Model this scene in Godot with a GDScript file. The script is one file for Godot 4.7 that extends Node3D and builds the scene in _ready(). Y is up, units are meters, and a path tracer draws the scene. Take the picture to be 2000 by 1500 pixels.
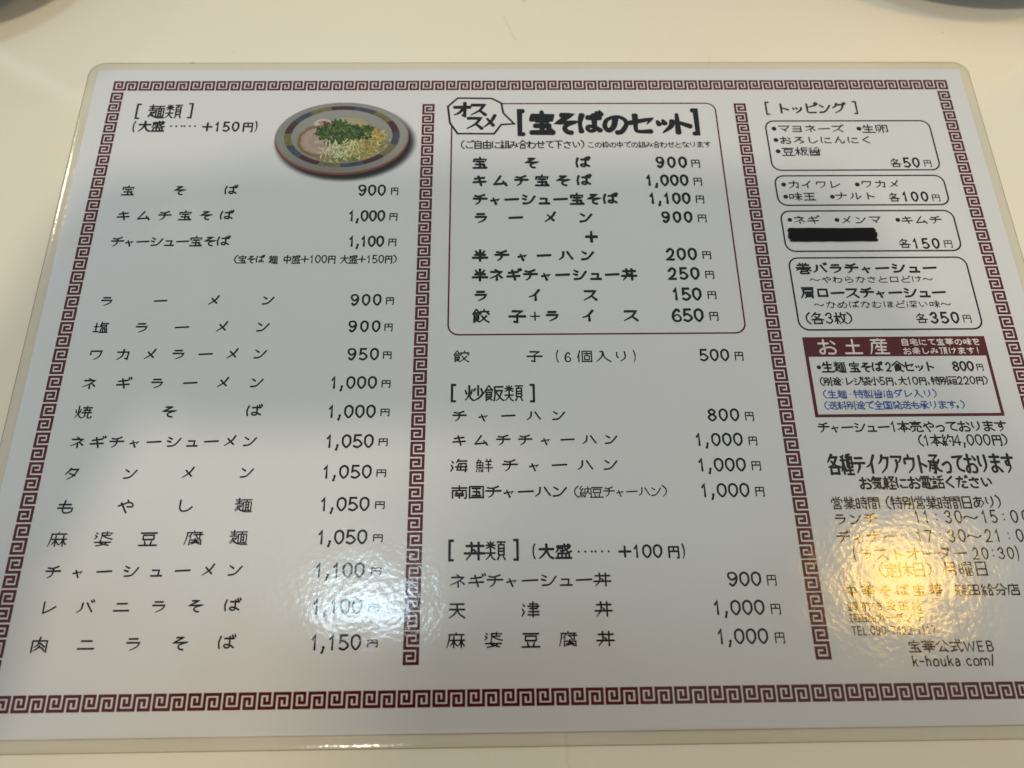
extends Node3D
# A laminated noodle-shop menu lying on a cream table top, seen from close above.
# Lengths on the sheet are in millimetres (MM turns them into metres); x runs right, z runs towards the reader.

const MM := 0.001
const PAPER_TOP := 0.30      # millimetres above the table
const INK := 0.325           # print lies on the paper
const FILM := 0.45           # top of the film over the paper
const RIM := 0.22            # top of the film round the paper

# Lettering: every sign is written as brush strokes on a square of 20 by 20 (0-9, a-k; two signs are one point, x then y down).
# ~ smooths a stroke (a doubled point is a corner), * is a dot (x, y, radius), @ sets in another sign within a box (x0 y0 x1 y1), ^ is voicing marks.
const SIGNS := {
"0": "~a1g4hageaj4e3a44a1", "1": "56a1aj", "2": "~36a1g5ebbe3j3j3jhj", "3": "~35a1f3f8a9a9a9hdggaj3g", "4": "djd12eie", "5": "~g15151514a4aa8hdggaj3h",
"6": "~g4b1563d6iajgihdb93d", "7": "22h28j", "8": "~a145a9g5a1 ~a93eajhea9", "9": "~4g9jfeh7e2a142379bh7",
"(": "~i0767eik", ")": "~20d6de2k", "[": "i0404kik", "]": "20g0gk2k", "+": "2aia a2ai", "…": "*2a5 *aa5 *ia5", "・": "*aa3", "•": "*aaa", ".": "*ai2", ",": "*ag4 bg6n",
":": "*a53 *ae3", "：": "*a53 *ae3", "、": "3d8j", "。": "~4d7g4j1g4d", "〜": "~1c48abfdj9", "！": "a1ad *ai3", "-": "3bhb", "/": "e06k",
"T": "21i1 a1aj", "E": "g1414jgj 4afa", "L": "515jgj", "W": "115ja4fjj1", "B": "414j ~41c1g5c949 ~49d9hedj4j", "F": "414j 41h1 4aga",
"k": "414j f74e 9bgj", "h": "414j ~4ba7fbfj", "o": "~a7g9hdgiaj4i3d4aa7", "u": "~474f7jcjgf g7gj", "a": "~59a7fafj ~fcac4e5jbjfg", "c": "~g9b74a4gbjgh", "m": "171j ~1a57aaaj ~aae7jajj",
"ラ": "54f4 ~39h9h9h9fe7j", "ー": "1bja", "メ": "~g1ba2i 66eg", "ン": "3488 ~2iagi5", "ワ": "343a ~34h4h4h4fd8j", "カ": "~26h6h6h6ghgidh ~a1a78e2j",
"ネ": "81b4 ~25g5g5g5ab1g aaaj cahf", "キ": "37g5 1dic 82cj", "ギ": "@キ00kk ^", "ム": "~a25b1h 1hhf dbij", "チ": "~g29534 19j9 ~a4ab8g4j", "ヤ": "1ai6i6eb 63cj", "ャ": "@ヤ26gk",
"シ": "3386 297b ~3icgj5", "ュ": "@ユ26ik", "ユ": "35e5dh 1hjh", "イ": "~f18a1d a8aj", "ィ": "@イ36gk", "ス": "~24g4g4g4bc1j bcij", "ハ": "~746d1i ~c4gcjh", "バ": "@ハ00kk ^",
"タ": "~81561b ~63h3h3h3cd4j 69ed", "レ": "~525i5i5ibfj9", "ニ": "46g6 1gjg", "ト": "727j 79hd", "ツ": "2549 84a8 ~i4gb7j", "ッ": "@ツ26ik", "ピ": "~525g5g7ihi h559 ~i0k2i4g2i0",
"ク": "~81661a ~64h4h4h4dd4j", "グ": "@ク00kk ^", "マ": "~23j3j3j3ebad 69dh", "ヨ": "34g4gi 3bgb 2igi", "ズ": "@ス00kk ^", "ナ": "18j8 ~b1b89f3j", "ル": "~636b1i ~c2cicicigfja",
"ロ": "444h 44g4gh 4ggg", "口": "343j 34h4hj 3hhh", "ア": "~23i3i3i3g7c9 ~a6ac4j", "ウ": "a1a4 353a ~35i5i5i5gd7j", "テ": "44g4 19j9 ~a9ad5j", "デ": "@テ00kk ^", "セ": "~626g6g8iii ~1aj6j6j6fb",
"オ": "17j7 d1dibh ~d77e1h", "ダ": "@タ00kk ^", "ジ": "@シ00kk ^", "ガ": "@カ00kk ^",
"そ": "~63e3e3e33a3a3aj9j9j9bc9fbifj", "は": "~422a3i 85j5 ~e2efchah8f9dcdfejh", "ば": "@は00kk ^", "の": "~b49d5h2d47b4h6jbfibj", "こ": "~53a4f3 ~4d4g8iii", "ご": "@こ00kk ^",
"に": "~322a3i 96i6 ~9e8gbiji", "み": "~44b4b4b45g2h1d5bdcjf ~g7geci", "わ": "525j ~1675751g1g69c7i9icfiaj", "せ": "18j7 ~f2fbcc ~626g8ihi", "て": "~24i3i3b79cbgii", "で": "@て00kk ^",
"さ": "27i6 ~93gd ~4e5h9jfj", "い": "~345d8hbe ~e5h9id", "と": "618a ~i74c3g7jij", "ど": "@と00kk ^", "な": "15b5 ~81642d f5j8 ~d8dfbi7h7fadffjj", "り": "~434a6d ~e2fbdf8j",
"ま": "24i4 39h9 ~a1afai6j3h5ecejj", "す": "15j5 ~c1c9bc8c79a8cadf7k", "も": "~917c8icjhhic 27g7 1cgc", "や": "~2ad5i7ibcb c1d4 55ck", "し": "~525e8iehjc",
"お": "16c6 ~717h4j2g5debjfhjbj f3j7", "ろ": "~43g3g3g32f2f9acaifghbj", "ん": "~a12j2j79badhejhijd", "く": "f14afj", "ら": "72d5 ~454d4dc9hchgcj7j", "か": "~26d5g8eicjag ~91862j g5jb",
"け": "~322a3i 86j6 ~f2fcaj", "め": "~457f9h ~e19g3i1e59d5h7jcgicj", "む": "16b6 ~616d5h2h2d4c6d6h9jeihe f5j8", "ほ": "~322a3i 94j4 99j9 ~f4ffdi9h9eddjh", "を": "14h4 ~924b4b79a9bd ~i89d6h9jhj",
"つ": "~18d4j9hggi8j", "っ": "@つ26ik", "あ": "25h4 ~828bah ~d7ae4i2f4aa8g8jbidcj", "た": "15c5 ~815a2j baha ~ce9hcjij", "だ": "@た00kk ^",
"木": "17j7 a0ak ~a76d1h ~a7edjh", "土": "39h9 a1aj 1jjj", "火": "164b h5eb ~a0a97f1j ~aadgjj", "日": "323k 32h2hk 3bhb 3jhj", "月": "~424c1k 42h2hj 48h8 4dhd", "田": "222j 22i2ij a2ai 2bib 2iii",
"目": "323k 32h2hk 38h8 3dhd 3jhj", "頁": "11j1 a184 444f 44g4gf 48g8 4bgb 4fgf 7f2k dfik", "大": "17j7 ~a0a86f1k ~a8ehjk", "米": "4277 g2d7 1aja a1ak ~aa7e1i ~aadeji",
"女": "19j9 ~827bhj ~f9cf3k", "皿": "333j 33h3hj 838j d3dj 0jkj", "糸": "a045b7 g44cic acak 6e2j eeij", "言": "81c2 15j5 49g9 4cgc 4g4k 4ggggk 4jgj", "飠": "a018 a0j7 66e6 494k 49g9gf 4cgc 4fgf 4jbh aghj",
"食": "a008 a0k8 76d6 595j 59f9ff 5cfc 5fff 5jbh afjk", "亻": "~d0861d 878k", "氵": "53b6 297c 1jad", "竹": "5016 34a4 7478 f0b6 d4k4 h4h8", "宀": "a0a3 2428 24i4h8", "广": "a0a3 23j3 ~332b0k",
"辶": "3175 ~1979795e5e1j ~4g8ifjkj", "刂": "434e ~f0fifkbj", "禾": "f143 16j6 a2ak ~a67c1h ~a6dcjh", "牛": "~5219 36i6 1cjb a0ak", "車": "24i4 a0ak 474e 47g7ge 4bgb 4ege 1hjh",
"魚": "7017 63d3a6 262e 26i6ie 2aia a6ae 2eie 2g1k 8g8k dgek ighk", "羊": "5073 f0d3 24i4 49g9 0eke a4ak", "酉": "11j1 252k 25i5ik 717a d1dbgb 2gig 2kik", "隹": "6019 464k b0a5 45j5 4aia 4eie 4jjj b5bj",
"麦": "13j3 a0a9 36h6 09k9 ~8c6f0i ~6cgcgcgchc8h1k ~6ddhkk", "面": "01k1 a185 151k 15j5jk 757k d5dk 7ada 7fdf 1kjk", "成": "25j5 ~253d0k ~3a9a9a9g6g ~b0c9gjkh ~i88j f1i3",
"皮": "~142d0k 14j4h8 a0aa ~2agagagae f4k ~4bagkk", "付": "@亻007k 75k5 ~g0gigkci a9cd", "且": "424i 42g2gi 47g7 4cgc 0iki", "反": "12j2 ~122c0k ~37h7h7h7bg4k ~48bfkk", "寺": "13j3 a0a7 07k7 0bkb ~f8fifkbi 3e6i",
"宝": "@宀00kk 58f8 4dgd a8aj 1jjj efhh", "類": "@米00a9 @大09ak @頁b0kk", "麺": "@麦009j @面92ji ~5hckkk", "盛": "@成00kc @皿0ckk", "円": "333k ~33h3h3h3hjfk a3aa 3aha", "中": "353d 35h5hd 3dhd a0ak",
"塩": "@土018i b099 a3k3 @口a5ja @皿9bkj", "焼": "@火008k 93k3 e0e6 a7j7 c5ca h5ha 8bkb ~cbch8k ~gbgjkjkh", "麻": "@广00kk @木35ck @木c5kk", "婆": "@氵006b @皮70kb @女0bkk",
"豆": "13j3 464c 46g6gc 4cgc 6e7i eedi 0kkk", "肉": "252k 25i5ik ~a08a4d ~a8dagd ~ab9e4i ~addegi", "腐": "@广00kk @付44kb @肉4bkk", "自": "a083 333k 33h3hk 38h8 3dhd 3jhj",
"由": "a0aj 252k 25i5ik 2cic 2jij", "組": "@糸009k @且a0kk", "合": "~a05608 ~a0f5k8 69e9 5c5k 5cfcfk 5jfj", "下": "12j2 a2ak b8gc", "枠": "@木009k ~d0c58a ~93h3h3h3h9k9 9eke eaek",
"半": "4277 g2d7 39h9 0eke a0ak", "丼": "25j5 0dkd ~717c2k e1ek 99bb", "餃": "@飠009k e0e3 94k4 b598 h5k8 ~haee8k ~bafgkk", "子": "~43g3g3g3a8 ~a8aiak6j 0bkb",
"個": "@亻006k 717k 71j1jk 7jjj 95i5 d3d9 a9ag a9g9gg agfg", "入": "62a2 ~a28b1k ~a2cckk", "炒": "@火009k e0ed ~b498c ~h4jb ~k9fg9k", "飯": "@飠009k @反a0kk",
"海": "@氵006k ~a076 93k3 a78hkh a7j7ik 6ckc d7ch", "鮮": "@魚009k @羊a0kk", "南": "14j4 a0a8 282k ~28i8i8i8ijgk 6a8c eacc 5dfd 5gfg adak", "国": "222k 22i2ik 2jij 55f5 6aea 5gfg a5ag cced",
"納": "@糸009k a5ak ~a5k5k5k5kjik f0f8 ~f8dcbe ~f8gcje", "天": "22i2 19j9 ~a2a97f1k ~a9dfjk", "津": "@氵006k 93i3i9 76k6 99i9 8dkd 7hkh d0dk", "生": "~5219 46h6 4cgc 0jkj a0aj",
"卵": "~9123 232e8c ~919b4k 4769 c2ck c2j2jhgh e6f9", "板": "@木009k @反a0kk", "醤": "505a 1235 1948 g093 a3b5 d3e5 i3g6 78k8 ~h6hafa a9bb @酉1bjk", "各": "~805308 ~63f3f3f39a0d ~67cbkd 4d4k 4dgdgk 4jgj",
"未": "15j5 0aka a0ak ~aa6f1i ~aaefji", "味": "@口038g @未90kk", "玉": "23i3 3aha a3aj 1jjj efgh", "巻": "5073 f0d3 24i4 09k9 a0a9 ~790e ~d9kf 6cfcfg6g ~6g6kgkgi", "肩": "21i1 ~444b0k 44h4h9 49h9 @月5aik",
"深": "@氵006k 8286 82k2k6 ~c4b79a ~g4g8k8 @木7akk", "枚": "@木009k ~c0b58a b4k4 ~h4ge8k ~b6ffkk", "産": "a0a2 22i2 5265 f2d5 36j6 ~362d0k @生57kk", "宅": "@宀00kk f75a 1ekc ~a9aiajjjjg",
"華": "03k3 6065 e0e5 37h7 0bkb 2fif 676f e7ef a5ak", "楽": "b092 727a 72e2ea 76e6 7aea 2455 i3f5 1a58 j9f8 0dkd aaak ~ad6g1j ~addgjj", "頂": "0292 ~525i5j2i @頁a0kk",
"別": "2228 22a2a8 28a8 ~1cbcbcbcbi8j ~58591k @刂c0kk", "途": "@辶00kk d069 d0k8 a7g7 7bkb d7dh bd8g fdij", "袋": "@亻007a 74k3 ~b0c6iaj8 g0i2 0ckc a9ac ~9c5g0i 5g5kbi igeh ~adehkk",
"小": "~a0aiaj6i ~553b0e ~f5i9ke", "特": "@牛008k @寺90kk", "箱": "@竹00k6 @木068k @目96kk", "製": "3013 13a3 06a6 606c 292c 29a9ac d1d8 ~i0iagb 0eke acae ~9e5h0j 5h5kbj ihei ~aeeikk",
"油": "@氵006k @由70kk", "送": "@辶00kk 90b3 h0f3 84j4 79k9 d4d9 ~d9be7h ~d9gejh", "料": "@米00ak c2e4 b7d9 aekc h0hk", "全": "~a05608 ~a0e6k8 59f9 5efe 1kjk a9ak",
"発": "~2383830b 2548 ~c0e6kb g1e4 j4g7 5bfb 1fjf ~8b7h2k ~cbcjkjkh", "承": "~42g2g2g2a6 ~a6aiaj7j 69e9 6cec 5fff ~1858580i j6fa ~a8dfki", "本": "15j5 a0ak ~a56c0g ~a5eckg 6fef",
"売": "13j3 a0a6 46g6 2a2d 2aiaid ~8d7h2k ~cdcjkjkh", "約": "@糸009k ~d0c48a ~c4k4k4k4jihj dafd", "種": "@禾009k h0b1 93k3 b5bd b5j5jd b9j9 bdjd e1ek agjg 9kkk", "気": "~6008 53i3 56g6 ~2afafafafhkkkh 5ddj ~cc8h2k",
"軽": "@車009k ~a1i1i1i1e79a ~b3f7ka bfjf eaek 9kkk", "電": "31h1 a1a9 1418 14j4j8 5575 5878 d5f5 d8f8 4b4i 4bgbgi 4ege 4igi ~a9ajkkkh", "話": "@言009k j0b2 96k6 e2ec bcbk bcjcjk bjjj",
"営": "4164 90a3 g0d3 1519 15j5j9 686c 68e8ec 6cec 4f4k 4fgfgk 4jgj acaf", "業": "7075 d0d5 3145 h1f5 16j6 5769 f7e9 39h9 4cgc 0fkf a9ak ~9f6i1k ~bfeijk", "時": "@日027j @寺90kk",
"間": "121k 129298 1595 1898 b2b8 b2j2jk b5j5 b8j8 @日6aek", "曜": "@日037h 82c2c7 85c5 e2j2j7 e5j5 @隹88kk", "定": "@宀00kk 48g8 a8ai adgd ~5b4h1k ~4gakjkkk", "休": "@亻006k @木60kk",
"飛": "~22b2b2b2c6i8 f1d3 i2e4 ~1bbbbbbbcgkk fbdd icee 6368 7b7k ~4b4f1j", "給": "@糸009k @合a0kk", "分": "~804608 ~c0f5k9 ~4bgbgbgbfjbi ~9b7g2k", "店": "@广00kk b5bd b8i8 6c6k 6cicik 6jij",
"調": "@言009k ~b1bc9k b1k1kkij g3g9 d5j5 d9j9 dcdi dcjcji dhjh", "布": "14j4 ~904a0e 595i ~59i9i9i9iifi a5ak", "市": "a0a4 14j4 393i ~39h9h9h9hhei a4ak", "公": "~714608 ~d1f5k9 ~aa5i5ihh ddik", "式": "15k5 ~c0d9hjkg f0i2 2bab 6b6h 1jbg",
}
const NARROW := {"0": 0.72, "1": 0.62, "2": 0.72, "3": 0.72, "4": 0.72, "5": 0.72, "6": 0.72, "7": 0.72, "8": 0.72, "9": 0.72, ",": 0.42, ".": 0.4, "(": 0.5, ")": 0.5, "[": 0.6, "]": 0.6, ":": 0.45, "-": 0.6, "/": 0.6,
	"h": 0.72, "k": 0.72, "o": 0.75, "u": 0.72, "a": 0.72, "c": 0.7, "m": 1.0, "T": 0.75, "E": 0.7, "L": 0.65, "B": 0.75, "F": 0.7, "、": 0.5, "。": 0.5, "・": 0.6, "！": 0.5, "ャ": 0.9, "ュ": 0.95, "っ": 0.9, "ッ": 0.95}

var black: StandardMaterial3D
var white: StandardMaterial3D
var blue: StandardMaterial3D
var red: StandardMaterial3D
var sheet: Node3D
var set_frame: Node3D
var speech_bubble: Node3D
var box_a: Node3D
var box_b: Node3D
var box_c: Node3D
var box_d: Node3D
var take_home_box: Node3D
var written := {}


func at(c: String) -> float:
	var n := c.unicode_at(0)
	return float(n - 48) if n < 58 else float(n - 87)


# strokes of one sign: [kind, points]
func strokes(sign_: String) -> Array:
	if written.has(sign_):
		return written[sign_]
	var found := []
	if not SIGNS.has(sign_):
		print("no sign for ", sign_)
		written[sign_] = found
		return found
	var own: String = SIGNS[sign_]
	for piece in own.split(" "):
		if piece == "^":
			found.append(["dab", PackedVector2Array([Vector2(16.2, 0.2), Vector2(17.6, 3.4)])])
			found.append(["dab", PackedVector2Array([Vector2(18.9, -0.6), Vector2(20.2, 2.6)])])
		elif piece[0] == "@":
			var lo := Vector2(at(piece[2]), at(piece[3]))
			var hi := Vector2(at(piece[4]), at(piece[5]))
			for s in strokes(piece[1]):
				var moved := PackedVector2Array()
				for p in s[1]:
					moved.append(lo + (hi - lo) * p / 20.0)
				found.append([s[0], moved])
		elif piece[0] == "*":
			var r := at(piece[3]) * 0.5
			found.append(["spot", PackedVector2Array([Vector2(at(piece[1]), at(piece[2])), Vector2(r, 0)])])
		else:
			var smooth := piece[0] == "~"
			var text := piece.substr(1) if smooth else piece
			var pts := PackedVector2Array()
			for i in text.length() / 2:
				pts.append(Vector2(at(text[2 * i]), at(text[2 * i + 1])))
			if smooth:
				pts = curved(pts)
			found.append(["curve" if smooth else "line", pts])
	written[sign_] = found
	return found


func curved(p: PackedVector2Array) -> PackedVector2Array:
	var r := PackedVector2Array([p[0]])
	var n := p.size()
	var closed := p[0].distance_to(p[n - 1]) < 0.1
	for i in n - 1:
		if p[i].distance_to(p[i + 1]) < 0.01:
			continue
		var before := p[i - 1] if i > 0 else (p[n - 2] if closed else p[i] * 2.0 - p[i + 1])
		var after := p[i + 2] if i + 2 < n else (p[1] if closed else p[i + 1] * 2.0 - p[i])
		for k in range(1, 6):
			r.append(p[i].cubic_interpolate(p[i + 1], before, after, k / 5.0))
	return r


# one brush stroke as a flat ribbon: points in millimetres, width in millimetres
func ribbon(v: PackedVector3Array, f: PackedInt32Array, raw: PackedVector2Array, width: float, y: float, kind: String, brush: float) -> void:
	var p := PackedVector2Array()
	for q in raw:
		if p.is_empty() or p[p.size() - 1].distance_to(q) > width * 0.08:
			p.append(q)
	if p.size() < 2:
		return
	var n := p.size()
	var total := 0.0
	for i in n - 1:
		total += p[i].distance_to(p[i + 1])
	var last := p[n - 1] - p[n - 2]
	var falls := last.y > absf(last.x) * 0.3 and last.x < -absf(last.y) * 0.25
	var flat := n == 2 and absf(last.x) > absf(last.y) * 3.0
	var gone := 0.0
	var first := v.size()
	for i in n:
		if i > 0:
			gone += p[i].distance_to(p[i - 1])
		var t := gone / total
		var w := 1.0
		if kind == "dab" or (n == 2 and total < width * 4.5 and not flat):
			w = lerpf(0.75, 1.15, t)
		elif falls:
			w = lerpf(1.12, lerpf(0.55, 0.3, brush), t * t)
		elif flat:
			w = 1.0 + (0.18 + 0.25 * brush) * pow(absf(t - 0.45) * 1.9, 2.0) - 0.07 - 0.08 * brush
		else:
			w = 1.0 + (0.1 + 0.22 * brush) * cos(t * TAU * 0.85) * 0.6
		var a := (p[i] - p[i - 1]).normalized() if i > 0 else (p[1] - p[0]).normalized()
		var b := (p[i + 1] - p[i]).normalized() if i < n - 1 else a
		var along := a + b
		along = b if along.length() < 0.05 else along.normalized()
		var side := Vector2(-along.y, along.x)
		var reach := width * 0.5 * w / clampf(absf(side.dot(Vector2(-b.y, b.x))), 0.55, 1.0)
		var c := p[i]
		if i == 0:
			var e := width * 0.3
			v.append(Vector3(c.x - along.x * e - side.x * reach * 0.5, y, c.y - along.y * e - side.y * reach * 0.5))
			v.append(Vector3(c.x - along.x * e + side.x * reach * 0.5, y, c.y - along.y * e + side.y * reach * 0.5))
		v.append(Vector3(c.x - side.x * reach, y, c.y - side.y * reach))
		v.append(Vector3(c.x + side.x * reach, y, c.y + side.y * reach))
		if i == n - 1:
			var e := width * 0.3 * w
			v.append(Vector3(c.x + along.x * e - side.x * reach * 0.5, y, c.y + along.y * e - side.y * reach * 0.5))
			v.append(Vector3(c.x + along.x * e + side.x * reach * 0.5, y, c.y + along.y * e + side.y * reach * 0.5))
	var rows := (v.size() - first) / 2
	for i in rows - 1:
		var k := first + 2 * i
		for j in [0, 2, 1, 1, 2, 3]:
			f.append(k + j)


func disc(v: PackedVector3Array, f: PackedInt32Array, c: Vector2, r: float, y: float) -> void:
	var k := v.size()
	v.append(Vector3(c.x, y, c.y))
	for i in 14:
		v.append(Vector3(c.x + cos(TAU * i / 14.0) * r, y, c.y + sin(TAU * i / 14.0) * r))
	for i in 14:
		for j in [0, 1 + i, 1 + (i + 1) % 14]:
			f.append(k + j)


func flat_mesh(v: PackedVector3Array, f: PackedInt32Array) -> ArrayMesh:
	var arrays := []
	arrays.resize(Mesh.ARRAY_MAX)
	var up := PackedVector3Array()
	var scaled := PackedVector3Array()
	for p in v:
		scaled.append(p * MM)
		up.append(Vector3.UP)
	arrays[Mesh.ARRAY_VERTEX] = scaled
	arrays[Mesh.ARRAY_NORMAL] = up
	arrays[Mesh.ARRAY_INDEX] = f
	var m := ArrayMesh.new()
	m.add_surface_from_arrays(Mesh.PRIMITIVE_TRIANGLES, arrays)
	return m


func part(parent: Node3D, called: String, mesh: Mesh, material: Material, where := Vector3.ZERO) -> MeshInstance3D:
	var o := MeshInstance3D.new()
	o.name = called
	o.mesh = mesh
	o.material_override = material
	o.position = where * MM
	parent.add_child(o, true)
	return o


func thing(called: String, label: String, category: String, where := Vector3.ZERO) -> Node3D:
	var o := Node3D.new()
	o.name = called
	o.position = where
	o.set_meta("label", label)
	o.set_meta("category", category)
	add_child(o, true)
	return o


# runs: [text, left, right, centre line, height, width of a full sign, stroke], all in millimetres on the sheet
func words(parent: Node3D, called: String, ink: StandardMaterial3D, runs: Array, label := "") -> void:
	var v := PackedVector3Array()
	var f := PackedInt32Array()
	var from := Vector2(runs[0][1], runs[0][3])
	var base := 0.006 if parent == sheet else 0.012
	for run in runs:
		var text: String = run[0]
		var natural := 0.0
		for c in text:
			natural += NARROW.get(c, 1.0)
		var room: float = run[2] - run[1]
		var full: float = minf(run[5], room / natural)
		var gap := (room - natural * full) / maxf(1.0, text.length() - 1.0)
		var left: float = run[1]
		var tall: float = run[4]
		var brush := clampf((run[6] - 0.5) / 0.6, 0.0, 1.0)
		for c in text:
			var wide: float = NARROW.get(c, 1.0) * full
			var lift := base
			var drawn := strokes(c)
			var fine := lerpf(1.32, 1.06 if tall > 5.0 else 0.94, clampf((drawn.size() - 6.0) / 11.0, 0.0, 1.0))
			for s in drawn:
				var pts := PackedVector2Array()
				for p in s[1]:
					pts.append(Vector2(left + wide * p.x / 20.0, run[3] - tall * 0.5 + tall * p.y / 20.0) - from)
				if s[0] == "spot":
					var r: float = s[1][1].x * tall / 20.0
					disc(v, f, Vector2(left + wide * s[1][0].x / 20.0, run[3] - tall * 0.5 + tall * s[1][0].y / 20.0) - from, r, lift)
				else:
					ribbon(v, f, pts, run[6] * fine, lift, s[0], brush)
				lift += 0.0012
			left += wide + gap
	var o := part(parent, called, flat_mesh(v, f), ink, Vector3(from.x, INK, from.y) - (Vector3.ZERO if parent == sheet else parent.position / MM))
	if label:
		o.set_meta("label", label)


func bar(v: PackedVector3Array, f: PackedInt32Array, x0: float, y0: float, x1: float, y1: float, y := 0.0) -> void:
	var k := v.size()
	for c in [Vector3(x0, y, y0), Vector3(x1, y, y0), Vector3(x0, y, y1), Vector3(x1, y, y1)]:
		v.append(c)
	for j in [0, 1, 2, 2, 1, 3]:
		f.append(k + j)


# a closed line of even width through points
func outline(points: PackedVector2Array, width: float) -> ArrayMesh:
	var v := PackedVector3Array()
	var f := PackedInt32Array()
	var n := points.size()
	for i in n:
		var a := (points[i] - points[(i + n - 1) % n]).normalized()
		var b := (points[(i + 1) % n] - points[i]).normalized()
		var side := Vector2(-a.y - b.y, a.x + b.x).normalized()
		var reach := width * 0.5 / maxf(0.5, side.dot(Vector2(-b.y, b.x)))
		v.append(Vector3(points[i].x - side.x * reach, 0, points[i].y - side.y * reach))
		v.append(Vector3(points[i].x + side.x * reach, 0, points[i].y + side.y * reach))
	for i in n:
		var k := 2 * i
		var m := 2 * ((i + 1) % n)
		for j in [k, m, k + 1, k + 1, m, m + 1]:
			f.append(j)
	return flat_mesh(v, f)


func round_box(x0: float, y0: float, x1: float, y1: float, r: float, width: float) -> ArrayMesh:
	var w := (x1 - x0) * 0.5
	var h := (y1 - y0) * 0.5
	return outline(round_points(w, h, r, 8), width)


func round_points(w: float, h: float, r: float, steps: int) -> PackedVector2Array:
	var p := PackedVector2Array()
	for q in 4:
		var c := Vector2((w - r) * (1 if q == 0 or q == 3 else -1), (h - r) * (1 if q < 2 else -1))
		for i in steps + 1:
			var a := PI * 0.5 * (q + float(i) / steps)
			p.append(c + Vector2(cos(a), sin(a)) * r)
	return p


# the key pattern: one S of two square spirals, 13 by 7 lines, lying along x (or turned along z)
func meander(long_: float, tall: float, turned: bool) -> ArrayMesh:
	var v := PackedVector3Array()
	var f := PackedInt32Array()
	var d := 0.77
	var lx := (long_ - 7 * d) / 6
	var ly := (tall - 4 * d) / 3
	var xs := func(i: int) -> float: return (i / 2) * (d + lx) + (i % 2) * d
	var ys := func(i: int) -> float: return (i / 2) * (d + ly) + (i % 2) * d
	# [first column, first row, last column, last row], butted end to end
	var half := [[0, 0, 4, 0], [0, 1, 0, 5], [0, 6, 5, 6], [4, 1, 4, 4], [2, 4, 3, 4], [2, 2, 2, 3]]
	var all := [[6, 0, 6, 6]]
	for b in half:
		all.append(b)
		all.append([12 - b[2], 6 - b[3], 12 - b[0], 6 - b[1]])
	for b in all:
		var x0: float = xs.call(b[0]) - long_ * 0.5
		var x1: float = xs.call(b[2] + 1) - long_ * 0.5
		var y0: float = ys.call(b[1]) - tall * 0.5
		var y1: float = ys.call(b[3] + 1) - tall * 0.5
		if turned:
			bar(v, f, -y1, x0, -y0, x1)
		else:
			bar(v, f, x0, y0, x1, y1)
	return flat_mesh(v, f)


func pattern_row(called: String, label: String, mesh: Mesh, from: Vector2, to: Vector2, count: int) -> void:
	var row := Node3D.new()
	row.name = called
	row.position = Vector3(from.x, INK + 0.004, from.y) * MM
	row.set_meta("label", label)
	sheet.add_child(row, true)
	for i in count:
		var p := (to - from) * (i + 0.5) / count
		part(row, "key_motif", mesh, red, Vector3(p.x, 0, p.y))


func ink_material(c: Color) -> StandardMaterial3D:
	var m := StandardMaterial3D.new()
	m.albedo_color = c
	m.roughness = 0.7
	m.metallic_specular = 0.05
	return m


func _ready() -> void:
	# ---- camera
	var cam := Camera3D.new()
	cam.name = "camera"
	cam.near = 0.01
	cam.far = 20.0
	cam.position = Vector3(-0.01265, 0.21684 + PAPER_TOP * MM, 0.10172)
	cam.rotation_order = EULER_ORDER_YXZ
	cam.rotation_degrees = Vector3(-67.573, -2.527, 1.882)
	var lens := CameraAttributesPhysical.new()
	lens.frustum_focal_length = 12.0 * 1582.3 / 750.0
	lens.frustum_focus_distance = 0.236
	lens.frustum_near = 0.01
	lens.frustum_far = 20.0
	lens.exposure_aperture = 11.0
	cam.attributes = lens
	cam.fov = rad_to_deg(2.0 * atan(750.0 / 1582.3))
	add_child(cam)

	# ---- the light of the room
	var around := WorldEnvironment.new()
	around.name = "room_light"
	var env := Environment.new()
	env.background_mode = Environment.BG_COLOR
	env.background_color = Color(0.345, 0.395, 0.42).linear_to_srgb()
	env.tonemap_mode = Environment.TONE_MAPPER_LINEAR
	env.tonemap_exposure = 1.12
	env.sdfgi_enabled = true
	env.ssao_enabled = true
	env.ssil_enabled = true
	around.environment = env
	add_child(around)
	ceiling_panel(Vector3(-0.235, 1.2, -0.028))
	pendant(Vector3(0.405, 0.64, -0.03), 0.046, Color(1.0, 0.79, 0.36), 19.0, 0.01, "brass pendant lamp with a warm glowing bulb right of the menu")
	pendant(Vector3(-1.3, 0.9, -0.95), 0.06, Color(1.0, 0.92, 0.78), 8.0, 0.3, "warm pendant lamp hanging beyond the dark bowl")
	pendant(Vector3(-0.30, 1.8, 0.82), 0.075, Color(1.0, 0.93, 0.82), 12.0, 0.95, "high warm pendant lamp behind the reader of the menu")

	# ---- materials of the print
	black = ink_material(Color(0.005, 0.005, 0.006).linear_to_srgb())
	white = ink_material(Color(0.72, 0.66, 0.62).linear_to_srgb())
	blue = ink_material(Color(0.03, 0.09, 0.3).linear_to_srgb())
	red = ink_material(Color(0.092, 0.006, 0.009).linear_to_srgb())

	phone(cam)
	reader()
	table()
	menu()
	bowl("dark_bowl", "dark navy bowl past the upper left corner of the menu", Vector3(-0.2125, 0, -0.1695), Color(0.015, 0.02, 0.04), 1.0, 1.0)
	bowl("brown_dish", "brown dish past the upper right corner of the menu", Vector3(0.167, 0, -0.2145), Color(0.09, 0.05, 0.03), 1.5, 0.72)


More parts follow.
